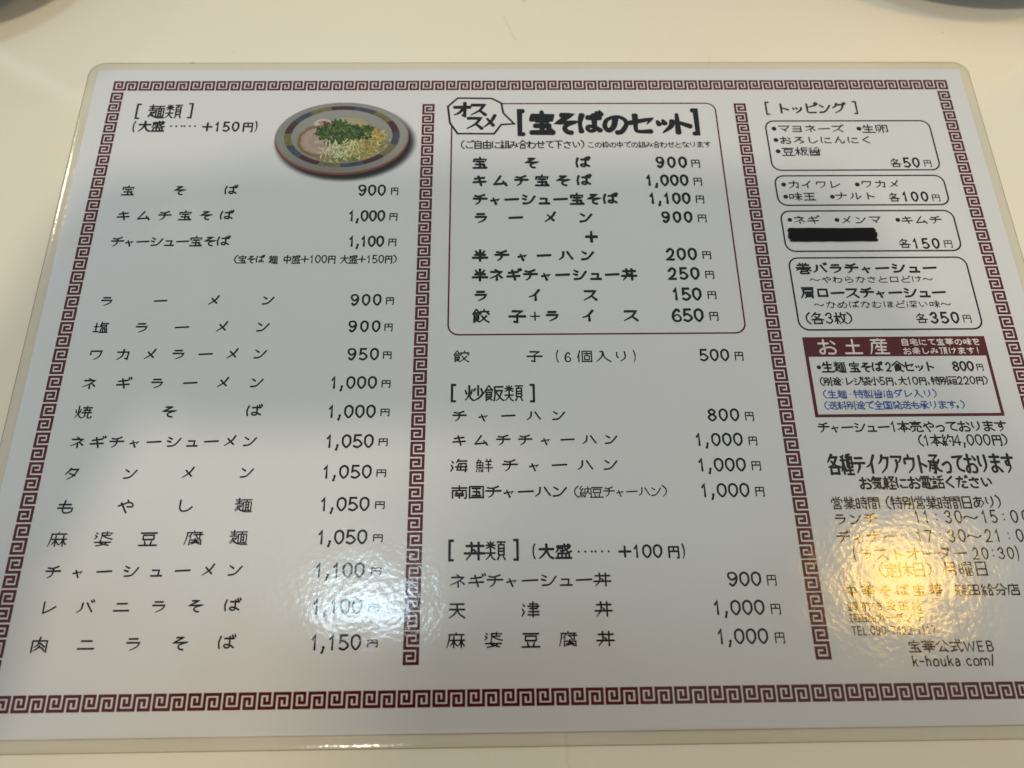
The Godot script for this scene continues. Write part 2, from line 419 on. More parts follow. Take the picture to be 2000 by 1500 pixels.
func phone(cam: Camera3D) -> void:
	# the phone that takes the picture: its back faces the menu, its lens is where the camera stands
	var o := thing("phone", "black phone held level above the menu with its lens facing down", "phone")
	o.transform = cam.transform
	var ring := round_points(0.075, 0.0365, 0.009, 6)
	var st := SurfaceTool.new()
	st.begin(Mesh.PRIMITIVE_TRIANGLES)
	var rows := [[0.0, 0.0012], [0.0012, 0.0], [0.0068, 0.0], [0.008, 0.0012]]
	var mid := Vector3(-0.045, 0.018, 0.003)
	for k in 3:
		for i in ring.size():
			var q := []
			for e in [[i, k], [(i + 1) % ring.size(), k], [i, k + 1], [(i + 1) % ring.size(), k + 1]]:
				var p: Vector2 = ring[e[0]] * (1.0 - rows[e[1]][1] / 0.05)
				q.append(mid + Vector3(p.x, p.y, rows[e[1]][0]))
			for j in [0, 1, 2, 2, 1, 3]:
				st.add_vertex(q[j])
	for side in [0, 3]:
		for i in range(1, ring.size() - 1):
			for j in ([0, i + 1, i] if side == 0 else [0, i, i + 1]):
				var p: Vector2 = ring[j] * (1.0 - rows[side][1] / 0.05)
				st.add_vertex(mid + Vector3(p.x, p.y, rows[side][0]))
	st.generate_normals()
	var m := StandardMaterial3D.new()
	m.albedo_color = Color(0.12, 0.12, 0.13)
	m.roughness = 0.3
	part(o, "body", st.commit(), m)
	var c := CylinderMesh.new()
	c.top_radius = 0.0065
	c.bottom_radius = 0.0065
	c.height = 0.0015
	var lens := part(o, "lens", c, m, Vector3(0, 0, 2.3))
	lens.rotation_degrees.x = 90


# bones [from, to, radius there, radius here] joined by a smooth minimum and meshed as surface nets
func body(bones: Array, cell: float, blend: float) -> ArrayMesh:
	var lo := Vector3.ONE * 1e9
	var hi := Vector3.ONE * -1e9
	for k in bones:
		var r := maxf(k[2], k[3]) + cell * 2.0
		for p in [k[0], k[1]]:
			lo = lo.min(p - Vector3.ONE * r)
			hi = hi.max(p + Vector3.ONE * r)
	var n := Vector3i(((hi - lo) / cell).ceil()) + Vector3i.ONE
	var field := PackedFloat32Array()
	field.resize(n.x * n.y * n.z)
	field.fill(1.0)
	for k in bones:
		var a: Vector3 = k[0]
		var ab: Vector3 = k[1] - a
		var r := maxf(k[2], k[3]) + blend + cell * 2.0
		var from := Vector3i((a.min(k[1]) - Vector3.ONE * r - lo) / cell).clamp(Vector3i.ZERO, n - Vector3i.ONE)
		var to := Vector3i((a.max(k[1]) + Vector3.ONE * r - lo) / cell).clamp(Vector3i.ZERO, n - Vector3i.ONE)
		var len2 := maxf(ab.length_squared(), 1e-9)
		for z in range(from.z, to.z + 1):
			for y in range(from.y, to.y + 1):
				for x in range(from.x, to.x + 1):
					var ap := lo + Vector3(x, y, z) * cell - a
					var t := clampf(ap.dot(ab) / len2, 0.0, 1.0)
					var d: float = ap.distance_to(ab * t) - lerpf(k[2], k[3], t)
					var i := (z * n.y + y) * n.x + x
					var mix := maxf(blend - absf(field[i] - d), 0.0) / blend
					field[i] = minf(field[i], d) - mix * mix * blend * 0.25
	var where := {}
	var v := PackedVector3Array()
	var f := PackedInt32Array()
	var step := [1, n.x, n.x * n.y]
	for z in n.z - 1:
		for y in n.y - 1:
			for x in n.x - 1:
				var i := (z * n.y + y) * n.x + x
				var sum := Vector3.ZERO
				var hits := 0
				for axis in 3:
					for c in 4:
						var u := (axis + 1) % 3
						var w := (axis + 2) % 3
						var j: int = i + (c & 1) * step[u] + (c >> 1) * step[w]
						var f0 := field[j]
						var f1 := field[j + step[axis]]
						if (f0 < 0.0) != (f1 < 0.0):
							var p := Vector3.ZERO
							p[u] = c & 1
							p[w] = c >> 1
							p[axis] = f0 / (f0 - f1)
							sum += p
							hits += 1
				if hits:
					where[i] = v.size()
					v.append(lo + (Vector3(x, y, z) + sum / hits) * cell)
	for z in range(1, n.z - 1):
		for y in range(1, n.y - 1):
			for x in range(1, n.x - 1):
				var i := (z * n.y + y) * n.x + x
				for axis in 3:
					var inside := field[i] < 0.0
					if inside != (field[i + step[axis]] < 0.0):
						var u: int = step[(axis + 1) % 3]
						var w: int = step[(axis + 2) % 3]
						var q := [i - u - w, i - w, i, i - u]
						if not (where.has(q[0]) and where.has(q[1]) and where.has(q[2]) and where.has(q[3])):
							continue
						for j in ([0, 2, 1, 0, 3, 2] if inside else [0, 1, 2, 0, 2, 3]):
							f.append(where[q[j]])
	var st := SurfaceTool.new()
	st.begin(Mesh.PRIMITIVE_TRIANGLES)
	for p in v:
		st.add_vertex(p)
	for i in f:
		st.add_index(i)
	st.generate_normals()
	return st.commit()


func reader() -> void:
	# the one who takes the picture leans over the table from this side and holds the phone by its ends
	var o := thing("person", "person in a dark jacket leaning over the menu holding the phone with both hands", "person")
	var skin := StandardMaterial3D.new()
	skin.albedo_color = Color(0.48, 0.30, 0.21).linear_to_srgb()
	skin.roughness = 0.5
	var cloth := StandardMaterial3D.new()
	cloth.albedo_color = Color(0.035, 0.037, 0.045).linear_to_srgb()
	cloth.roughness = 0.9
	var dark := StandardMaterial3D.new()
	dark.albedo_color = Color(0.015, 0.012, 0.01).linear_to_srgb()
	dark.roughness = 0.6
	var head := Vector3(-0.04, 0.50, 0.33)
	var bones := [
		[head + Vector3(0, 0.02, 0.02), head + Vector3(0, -0.01, -0.015), 0.085, 0.08], [head + Vector3(0, -0.03, -0.03), head + Vector3(0, -0.085, -0.035), 0.068, 0.045],
		[head + Vector3(0, -0.025, -0.10), head + Vector3(0, -0.055, -0.115), 0.008, 0.014], [head + Vector3(0, -0.02, 0.04), Vector3(-0.04, 0.36, 0.43), 0.055, 0.06],
		[head + Vector3(0.078, -0.03, 0.01), head + Vector3(0.084, -0.005, 0.02), 0.010, 0.014], [head + Vector3(-0.078, -0.03, 0.01), head + Vector3(-0.084, -0.005, 0.02), 0.010, 0.014],
	]
	part(o, "body", body(bones, 0.009, 0.03), skin)
	part(o, "hair", body([[head + Vector3(0, 0.04, 0.035), head + Vector3(0, 0.03, 0.0), 0.088, 0.082], [head + Vector3(0, 0.0, 0.05), head + Vector3(0, -0.03, 0.05), 0.075, 0.06]], 0.01, 0.03), dark)
	var jacket := [[Vector3(-0.12, 0.26, 0.48), Vector3(-0.10, -0.15, 0.56), 0.10, 0.12], [Vector3(0.04, 0.26, 0.48), Vector3(0.02, -0.15, 0.56), 0.10, 0.12], [Vector3(-0.19, 0.30, 0.47), Vector3(0.11, 0.30, 0.47), 0.07, 0.07]]
	for s in [-1.0, 1.0]:
		var shoulder := Vector3(-0.04 + s * 0.18, 0.28, 0.46)
		var elbow := Vector3(-0.045 + s * 0.225, 0.075, 0.33)
		var wrist := Vector3(-0.052 + s * 0.135, 0.20, 0.165)
		jacket.append([shoulder, elbow, 0.06, 0.05])
		jacket.append([elbow, wrist, 0.05, 0.036])
		# hand: a palm beside the end of the phone, four fingers along its back, the thumb on its face
		var end := Vector3(-0.058 + s * 0.078, 0.226, 0.088)
		var hand := [[wrist, end + Vector3(s * 0.028, -0.006, 0.03), 0.027, 0.026], [end + Vector3(s * 0.028, -0.006, 0.03), end + Vector3(s * 0.022, 0.0, -0.012), 0.020, 0.016]]
		var long_ := [0.030, 0.036, 0.033, 0.026]
		for i in 4:
			var root := end + Vector3(s * 0.021, 0.002 - 0.003 * i, -0.028 + 0.019 * i)
			var bend := root + Vector3(-s * 0.006, -0.013, -0.006)
			hand.append([root, bend, 0.0095, 0.0088])
			hand.append([bend, bend + Vector3(-s * long_[i] * 0.6, -0.003, -0.006), 0.0086, 0.0072])
		var base := end + Vector3(s * 0.024, 0.014, 0.034)
		hand.append([base, base + Vector3(-s * 0.02, 0.012, -0.008), 0.0125, 0.0105])
		hand.append([base + Vector3(-s * 0.02, 0.012, -0.008), base + Vector3(-s * 0.046, 0.006, -0.018), 0.0105, 0.0085])
		part(o, "hand", body(hand, 0.004, 0.006), skin)
	part(o, "jacket", body(jacket, 0.013, 0.04), cloth)


func ceiling_panel(where: Vector3) -> void:
	var o := thing("ceiling_light", "square cool white light panel above the table", "light", where)
	var glow := StandardMaterial3D.new()
	glow.albedo_color = Color(0.9, 0.9, 0.9)
	glow.emission_enabled = true
	glow.emission = Color(0.82, 0.935, 1.0)
	glow.emission_energy_multiplier = 3.0
	var frame := StandardMaterial3D.new()
	frame.albedo_color = Color(0.8, 0.8, 0.8)
	var b := BoxMesh.new()
	b.size = Vector3(0.14, 0.02, 0.14)
	part(o, "diffuser", b, glow)
	var b2 := BoxMesh.new()
	b2.size = Vector3(0.17, 0.03, 0.17)
	part(o, "housing", b2, frame, Vector3(0, 26, 0))
	var l := AreaLight3D.new()
	l.name = "panel_light"
	l.area_size = Vector2(0.14, 0.14)
	l.light_color = Color(0.82, 0.935, 1.0)
	l.light_energy = 0.17
	l.shadow_enabled = true
	l.position = where + Vector3(0, -0.0115, 0)
	l.rotation_degrees.x = -90
	add_child(l)


func pendant(where: Vector3, r: float, color: Color, glow_energy: float, light_energy: float, label: String) -> void:
	var o := thing("pendant_lamp", label, "lamp", where)
	o.set_meta("group", "pendant lamps of the shop")
	var glow := StandardMaterial3D.new()
	glow.albedo_color = color
	glow.emission_enabled = true
	glow.emission = color
	glow.emission_energy_multiplier = glow_energy
	var s := SphereMesh.new()
	s.radius = r
	s.height = 2 * r
	part(o, "bulb", s, glow)
	var brass := StandardMaterial3D.new()
	brass.albedo_color = Color(0.5, 0.4, 0.25)
	brass.metallic = 0.9
	brass.roughness = 0.35
	var c := CylinderMesh.new()
	c.top_radius = r * 0.35
	c.bottom_radius = r * 0.5
	c.height = r
	part(o, "socket", c, brass, Vector3(0, r * 1400, 0))
	var cord := CylinderMesh.new()
	cord.top_radius = 0.003
	cord.bottom_radius = 0.003
	cord.height = 1.0
	part(o, "cord", cord, black, Vector3(0, r * 1900 + 500, 0))
	var l := OmniLight3D.new()
	l.name = "bulb_light"
	l.light_color = color
	l.light_energy = light_energy
	l.light_size = r * 0.9
	l.omni_range = 6.0
	l.omni_attenuation = 2.0
	l.shadow_enabled = true
	l.position = where
	add_child(l, true)


func table() -> void:
	var o := thing("table", "cream laminate table top under the menu", "table", Vector3(0, 0, 0))
	var m := StandardMaterial3D.new()
	m.albedo_color = Color.WHITE
	m.roughness = 0.42
	m.metallic_specular = 0.45
	m.albedo_texture = table_texture()
	m.uv1_triplanar = true
	m.uv1_scale = Vector3(1.6, 1.6, 1.6)
	var n := FastNoiseLite.new()
	n.seed = 5
	n.frequency = 0.06
	var nt := NoiseTexture2D.new()
	nt.noise = n
	nt.width = 512
	nt.height = 512
	nt.seamless = true
	m.heightmap_enabled = false
	m.roughness_texture = null
	var st := SurfaceTool.new()
	st.begin(Mesh.PRIMITIVE_TRIANGLES)
	# slab with a rounded edge
	var ring := round_points(0.6, 0.36, 0.03, 8)
	var rings := [[-0.028, 0.0], [-0.004, 0.0], [-0.0012, -0.0012], [0.0, -0.004]]
	for k in rings.size() - 1:
		for i in ring.size():
			var a := ring[i]
			var b := ring[(i + 1) % ring.size()]
			var quad := []
			for e in [[a, k], [b, k], [a, k + 1], [b, k + 1]]:
				var q: Vector2 = e[0] * (1.0 + rings[e[1]][1] / 0.6)
				quad.append(Vector3(q.x, rings[e[1]][0], q.y))
			for j in [0, 2, 1, 1, 2, 3]:
				st.add_vertex(quad[j])
	for top in [1.0, 0.0]:
		var y := 0.0 if top > 0 else -0.028
		var s := (1.0 - 0.004 / 0.6) if top > 0 else 1.0
		for i in ring.size():
			var a := Vector3(ring[i].x * s, y, ring[i].y * s)
			var b := Vector3(ring[(i + 1) % ring.size()].x * s, y, ring[(i + 1) % ring.size()].y * s)
			st.add_vertex(Vector3(0, y, 0))
			st.add_vertex(a if top > 0 else b)
			st.add_vertex(b if top > 0 else a)
	st.generate_normals()
	part(o, "table_top", st.commit(), m)


func table_texture() -> ImageTexture:
	var n := 1024
	var im := Image.create(n, n, false, Image.FORMAT_RGB8)
	var soft := FastNoiseLite.new()
	soft.seed = 3
	soft.frequency = 0.004
	var fine := FastNoiseLite.new()
	fine.seed = 4
	fine.frequency = 0.4
	var base := Color(0.80, 0.745, 0.60)
	for y in n:
		for x in n:
			var k := 1.0 + 0.03 * soft.get_noise_2d(x, y) + 0.02 * fine.get_noise_2d(x, y)
			im.set_pixel(x, y, (base * k).linear_to_srgb())
	var rng := RandomNumberGenerator.new()
	rng.seed = 11
	for i in 46:      # faint scratches
		var p := Vector2(rng.randf() * n, rng.randf() * n)
		var d := Vector2.from_angle(rng.randf() * TAU)
		var bend := rng.randf_range(-0.02, 0.02)
		var deep := rng.randf_range(0.9, 0.97)
		for s in rng.randi_range(15, 90):
			p += d
			d = d.rotated(bend)
			var q := Vector2i(posmod(int(p.x), n), posmod(int(p.y), n))
			im.set_pixelv(q, im.get_pixelv(q) * Color(deep, deep, deep))
	for i in 60:      # specks
		var p := Vector2i(rng.randi_range(1, n - 2), rng.randi_range(1, n - 2))
		var deep := rng.randf_range(0.55, 0.9)
		im.set_pixelv(p, im.get_pixelv(p) * Color(deep, deep, deep))
		if rng.randf() < 0.4:
			im.set_pixel(p.x + 1, p.y, im.get_pixel(p.x + 1, p.y) * Color(deep, deep, deep))
	return ImageTexture.create_from_image(im)


func frame(called: String, label: String, x0: float, y0: float, x1: float, y1: float, r: float, width: float, ink: StandardMaterial3D) -> Node3D:
	var o := part(sheet, called, round_box(x0, y0, x1, y1, r, width), ink, Vector3((x0 + x1) * 0.5, INK + 0.004, (y0 + y1) * 0.5))
	o.set_meta("label", label)
	return o


func menu() -> void:
	sheet = thing("laminated_menu", "laminated white menu sheet with a dark red key pattern border", "menu")
	# paper, a thin white sheet
	var pm := StandardMaterial3D.new()
	pm.albedo_color = Color(0.655, 0.668, 0.68).linear_to_srgb()
	pm.roughness = 0.75
	pm.metallic_specular = 0.25
	var b := BoxMesh.new()
	b.size = Vector3(297, PAPER_TOP - 0.1, 210) * MM
	part(sheet, "paper", b, pm, Vector3(0, 0.1 + (PAPER_TOP - 0.1) * 0.5, 0))
	# printed border and dividers
	var lying := meander(8.22, 4.1, false)
	var standing := meander(8.18, 4.1, true)
	pattern_row("border_band", "top band of the red key pattern border", lying, Vector2(-142.42, -98.0), Vector2(142.65 + 0.43, -98.0), 33)
	pattern_row("border_band", "bottom band of the red key pattern border", lying, Vector2(-142.42, 96.95), Vector2(142.65 + 0.43, 96.95), 33)
	pattern_row("border_band", "left band of the red key pattern border", standing, Vector2(-140.3, -95.45), Vector2(-140.3, 94.85), 22)
	pattern_row("border_band", "right band of the red key pattern border", standing, Vector2(140.7, -95.45), Vector2(140.7, 94.85), 22)
	pattern_row("column_divider", "red key pattern divider left of the set frame", standing, Vector2(-35.4, -90.2), Vector2(-35.4, 89.2), 21)
	pattern_row("column_divider", "red key pattern divider right of the set frame", standing, Vector2(69.86, -90.2), Vector2(69.86, 89.2), 21)
	# frames
	set_frame = frame("set_frame", "thin red rounded frame round the set meals", -27.5, -90.1, 61.4, -3.6, 3.2, 0.5, red)
	box_a = frame("topping_box", "topping box with items at 50 yen", 77.5, -82.5, 132.9, -62.4, 3.0, 0.52, black)
	box_b = frame("topping_box", "topping box with items at 100 yen", 77.6, -60.2, 132.9, -48.8, 3.0, 0.52, black)
	box_c = frame("topping_box", "topping box with items at 150 yen", 77.6, -46.6, 133.0, -31.7, 3.0, 0.52, black)
	box_d = frame("topping_box", "topping box with items at 350 yen", 77.7, -29.3, 133.2, -4.4, 3.0, 0.52, black)
	var v := PackedVector3Array()
	var f := PackedInt32Array()
	bar(v, f, -27.4, -12.7, 27.4, -6.3)
	bar(v, f, -27.4, -6.3, -26.4, 11.8)
	bar(v, f, 26.5, -6.3, 27.4, 11.8)
	bar(v, f, -27.4, 11.8, 27.4, 12.7)
	take_home_box = part(sheet, "take_home_box", flat_mesh(v, f), red, Vector3(105.35, INK + 0.004, 10.7))
	take_home_box.set_meta("label", "dark red take-home box with a filled heading strip")
	# speech bubble: white inside with a black outline, printed over the set frame
	var pts := PackedVector2Array([Vector2(-25.6, -92.5), Vector2(-14.1, -92.3), Vector2(-10.9, -90.3), Vector2(-10.3, -86.1), Vector2(-6.7, -81.6), Vector2(-11.0, -81.3), Vector2(-13.4, -77.5), Vector2(-25.5, -77.6), Vector2(-28.1, -82.0), Vector2(-28.9, -88.9)])
	var mid := Vector2(-19.5, -85.0)
	for i in pts.size():
		pts[i] -= mid
	speech_bubble = part(sheet, "speech_bubble", outline(pts, 0.72), black, Vector3(mid.x, INK + 0.012, mid.y))
	speech_bubble.set_meta("label", "black angular speech bubble over the frame corner")
	var bv := PackedVector3Array()
	var bf := PackedInt32Array()
	for p in pts:
		bv.append(Vector3(p.x, 0, p.y))
	for j in Geometry2D.triangulate_polygon(pts):
		bf.append(j)
	part(speech_bubble, "bubble_fill", flat_mesh(bv, bf), pm, Vector3(0, -0.004, 0))
	lettering()
	bowl_picture()
	film()
	marker()


func bowl_picture() -> void:
	var w := 640
	var h := 440
	var im := Image.create(w, h, false, Image.FORMAT_RGBA8)
	var noise := FastNoiseLite.new()
	noise.seed = 8
	noise.frequency = 0.03
	var grain := FastNoiseLite.new()
	grain.seed = 9
	grain.frequency = 0.16
	var c := Vector2(306, 205)
	var rx := 268.0
	var ry := 176.0
	var china := Color(0.27, 0.272, 0.255)
	var band := [Color(0.055, 0.07, 0.11), Color(0.17, 0.155, 0.06), Color(0.075, 0.024, 0.026)]
	for y in h:
		for x in w:
			var p := Vector2(x, y)
			var e := Vector2((p.x - c.x) / rx, (p.y - c.y) / ry)
			var r := e.length()
			var low := Vector2((p.x - c.x) / rx, (p.y - c.y - 7) / ry).length()
			var cast := Vector2((p.x - c.x - 16) / (rx * 1.0), (p.y - c.y - 24) / (ry * 1.02)).length()
			var col := Color(0.01, 0.01, 0.01, smoothstep(1.10, 0.93, cast) * 0.95)
			var g := grain.get_noise_2d(x, y)
			var s := noise.get_noise_2d(x, y)
			if low < 1.0 and r >= 1.0:
				var k := smoothstep(0.985, 1.0, low)
				col = Color(0.2, 0.045, 0.025).lerp(Color(0.11, 0.035, 0.02), k)
			if r < 1.0:
				col = china * (0.92 + 0.1 * e.x + 0.05 * s)
				if r > 0.975:
					col = Color(0.25, 0.23, 0.21).lerp(Color(0.24, 0.08, 0.045), smoothstep(-0.3, 0.4, e.y))
				col = col * (1.0 - 0.18 * smoothstep(0.2, 1.0, e.y))
				var i := Vector2(e.x, e.y + 0.035)
				var q := i.length()
				if q < 0.865 and q > 0.755:
					var turn := fposmod(atan2(i.y, i.x) / TAU * 15.0 + 0.3, 3.0)
					col = band[int(turn)]
					if int(turn) == 1:
						col = col * (0.8 + 0.35 * absf(sin(q * 150.0)))
					col = col * (0.85 + 0.3 * s + 0.2 * g)
				elif q <= 0.755:
					col = china * Color(0.97, 0.99, 0.98) * (0.86 + 0.16 * smoothstep(0.3, -0.8, e.y) + 0.04 * s)
					var broth := Vector2(i.x / 0.63, (i.y - 0.13) / 0.60).length() + 0.05 * s
					if broth < 1.0:
						col = Color(0.24, 0.19, 0.07).lerp(Color(0.30, 0.26, 0.13), clampf(0.5 + s, 0, 1)) * (0.9 + 0.2 * g)
						if broth > 0.9:
							col = col.lerp(Color(0.22, 0.15, 0.05), 0.4)
					# sliced onion and bamboo at the back
					var back := Vector2((i.x - 0.08) / 0.30, (i.y + 0.34) / 0.20).length() + 0.2 * g
					if back < 1.0:
						col = Color(0.24, 0.24, 0.09).lerp(Color(0.42, 0.41, 0.30), clampf(0.5 + 1.2 * g, 0, 1))
					var shoots := Vector2((i.x - 0.42) / 0.22, (i.y + 0.12) / 0.28)
					if (shoots.rotated(-0.6) * Vector2(0.8, 2.2)).length() + 0.2 * g < 1.0:
						col = Color(0.44, 0.25, 0.05).lerp(Color(0.46, 0.33, 0.10), clampf(0.5 + g, 0, 1))
					# fish cake with its pink swirl
					var cake := Vector2((i.x + 0.30) / 0.13, (i.y + 0.36) / 0.13).length()
					if cake < 1.0:
						col = Color(0.5, 0.45, 0.44)
						if Vector2((i.x + 0.29) / 0.085, (i.y + 0.39) / 0.055).length() < 1.0:
							col = Color(0.42, 0.17, 0.19)
					# roast pork
					var pork := Vector2((i.x + 0.31) / 0.35, (i.y - 0.13) / 0.45).length() + 0.05 * s
					if pork < 1.0:
						var ringed := 0.5 + 0.5 * sin(pork * 13.0 + 2.0 * s)
						col = Color(0.27, 0.19, 0.14).lerp(Color(0.42, 0.33, 0.28), 0.4 + 0.4 * ringed + 0.3 * g)
						if pork > 0.86:
							col = Color(0.2, 0.12, 0.045)
			im.set_pixel(x, y, Color(clampf(col.r, 0, 1), clampf(col.g, 0, 1), clampf(col.b, 0, 1), col.a if r >= 1.0 and low >= 1.0 else 1.0).linear_to_srgb())
	var rng := RandomNumberGenerator.new()
	rng.seed = 21
	# noodles, greens, sprouts: strokes laid one over another
	for i in 170:
		var a := rng.randf() * TAU
		var p := c + Vector2(96 + cos(a) * rng.randf() * 88, 56 + sin(a) * rng.randf() * 64)
		strand(im, p, rng.randf() * TAU, rng.randf_range(-0.05, 0.05), rng.randi_range(30, 90), rng.randf_range(2.2, 3.4), Color(0.34, 0.28, 0.06).lerp(Color(0.62, 0.56, 0.2), rng.randf()) * rng.randf_range(0.55, 1.0))
	for i in 520:
		var a := rng.randf() * TAU
		var k := sqrt(rng.randf())
		var p := c + Vector2(8 + cos(a) * k * 112, -24 + sin(a) * k * (48 + 18 * cos(a * 3.0)))
		var deep := 0.35 + 0.65 * rng.randf()
		strand(im, p, rng.randf() * TAU, rng.randf_range(-0.2, 0.2), rng.randi_range(5, 15), rng.randf_range(2.0, 5.0), Color(0.018, 0.05, 0.008).lerp(Color(0.13, 0.23, 0.045), pow(rng.randf(), 1.6)) * deep)
	for i in 44:
		var p := c + Vector2(rng.randf_range(-62, 80), rng.randf_range(4, 84))
		strand(im, p, rng.randf_range(0.7, 2.5), rng.randf_range(-0.035, 0.035), rng.randi_range(35, 85), rng.randf_range(1.2, 2.0), Color(0.50, 0.55, 0.27).lerp(Color(0.62, 0.63, 0.48), rng.randf()))
	for i in 16:
		var p := c + Vector2(rng.randf_range(-30, 60), rng.randf_range(96, 120))
		strand(im, p, rng.randf() * TAU, rng.randf_range(-0.1, 0.1), rng.randi_range(6, 16), 2.4, Color(0.06, 0.14, 0.03))
	var m := StandardMaterial3D.new()
	m.albedo_texture = ImageTexture.create_from_image(im)
	m.transparency = BaseMaterial3D.TRANSPARENCY_ALPHA
	m.roughness = 0.7
	m.metallic_specular = 0.2
	var arrays := []
	arrays.resize(Mesh.ARRAY_MAX)
	var half := Vector2(26.3, 18.1) * MM
	arrays[Mesh.ARRAY_VERTEX] = PackedVector3Array([Vector3(-half.x, 0, -half.y), Vector3(half.x, 0, -half.y), Vector3(-half.x, 0, half.y), Vector3(half.x, 0, half.y)])
	arrays[Mesh.ARRAY_NORMAL] = PackedVector3Array([Vector3.UP, Vector3.UP, Vector3.UP, Vector3.UP])
	arrays[Mesh.ARRAY_TEX_UV] = PackedVector2Array([Vector2(0, 0), Vector2(1, 0), Vector2(0, 1), Vector2(1, 1)])
	arrays[Mesh.ARRAY_INDEX] = PackedInt32Array([0, 1, 2, 2, 1, 3])
	var q := ArrayMesh.new()
	q.add_surface_from_arrays(Mesh.PRIMITIVE_TRIANGLES, arrays)
	var o := part(sheet, "noodle_bowl_photo", q, m, Vector3(-62.55, INK + 0.006, -75.0))
	o.set_meta("label", "printed photo of a bowl of noodles with green herbs")


func strand(im: Image, p: Vector2, angle: float, bend: float, steps: int, r: float, col: Color) -> void:
	for i in steps:
		p += Vector2.from_angle(angle) * 1.2
		angle += bend
		var shade := col * (0.85 + 0.3 * sin(i * 0.21))
		for y in range(int(p.y - r), int(p.y + r) + 2):
			for x in range(int(p.x - r), int(p.x + r) + 2):
				var k := clampf(r + 0.5 - Vector2(x, y).distance_to(p), 0.0, 1.0)
				if k > 0.0 and Vector2((x - 306) / 268.0, (y - 205) / 176.0 + 0.035).length() < 0.735:
					var was := im.get_pixel(x, y).srgb_to_linear()
					var mixed := was.lerp(shade, k)
					im.set_pixel(x, y, Color(clampf(mixed.r, 0, 1), clampf(mixed.g, 0, 1), clampf(mixed.b, 0, 1), 1.0).linear_to_srgb())


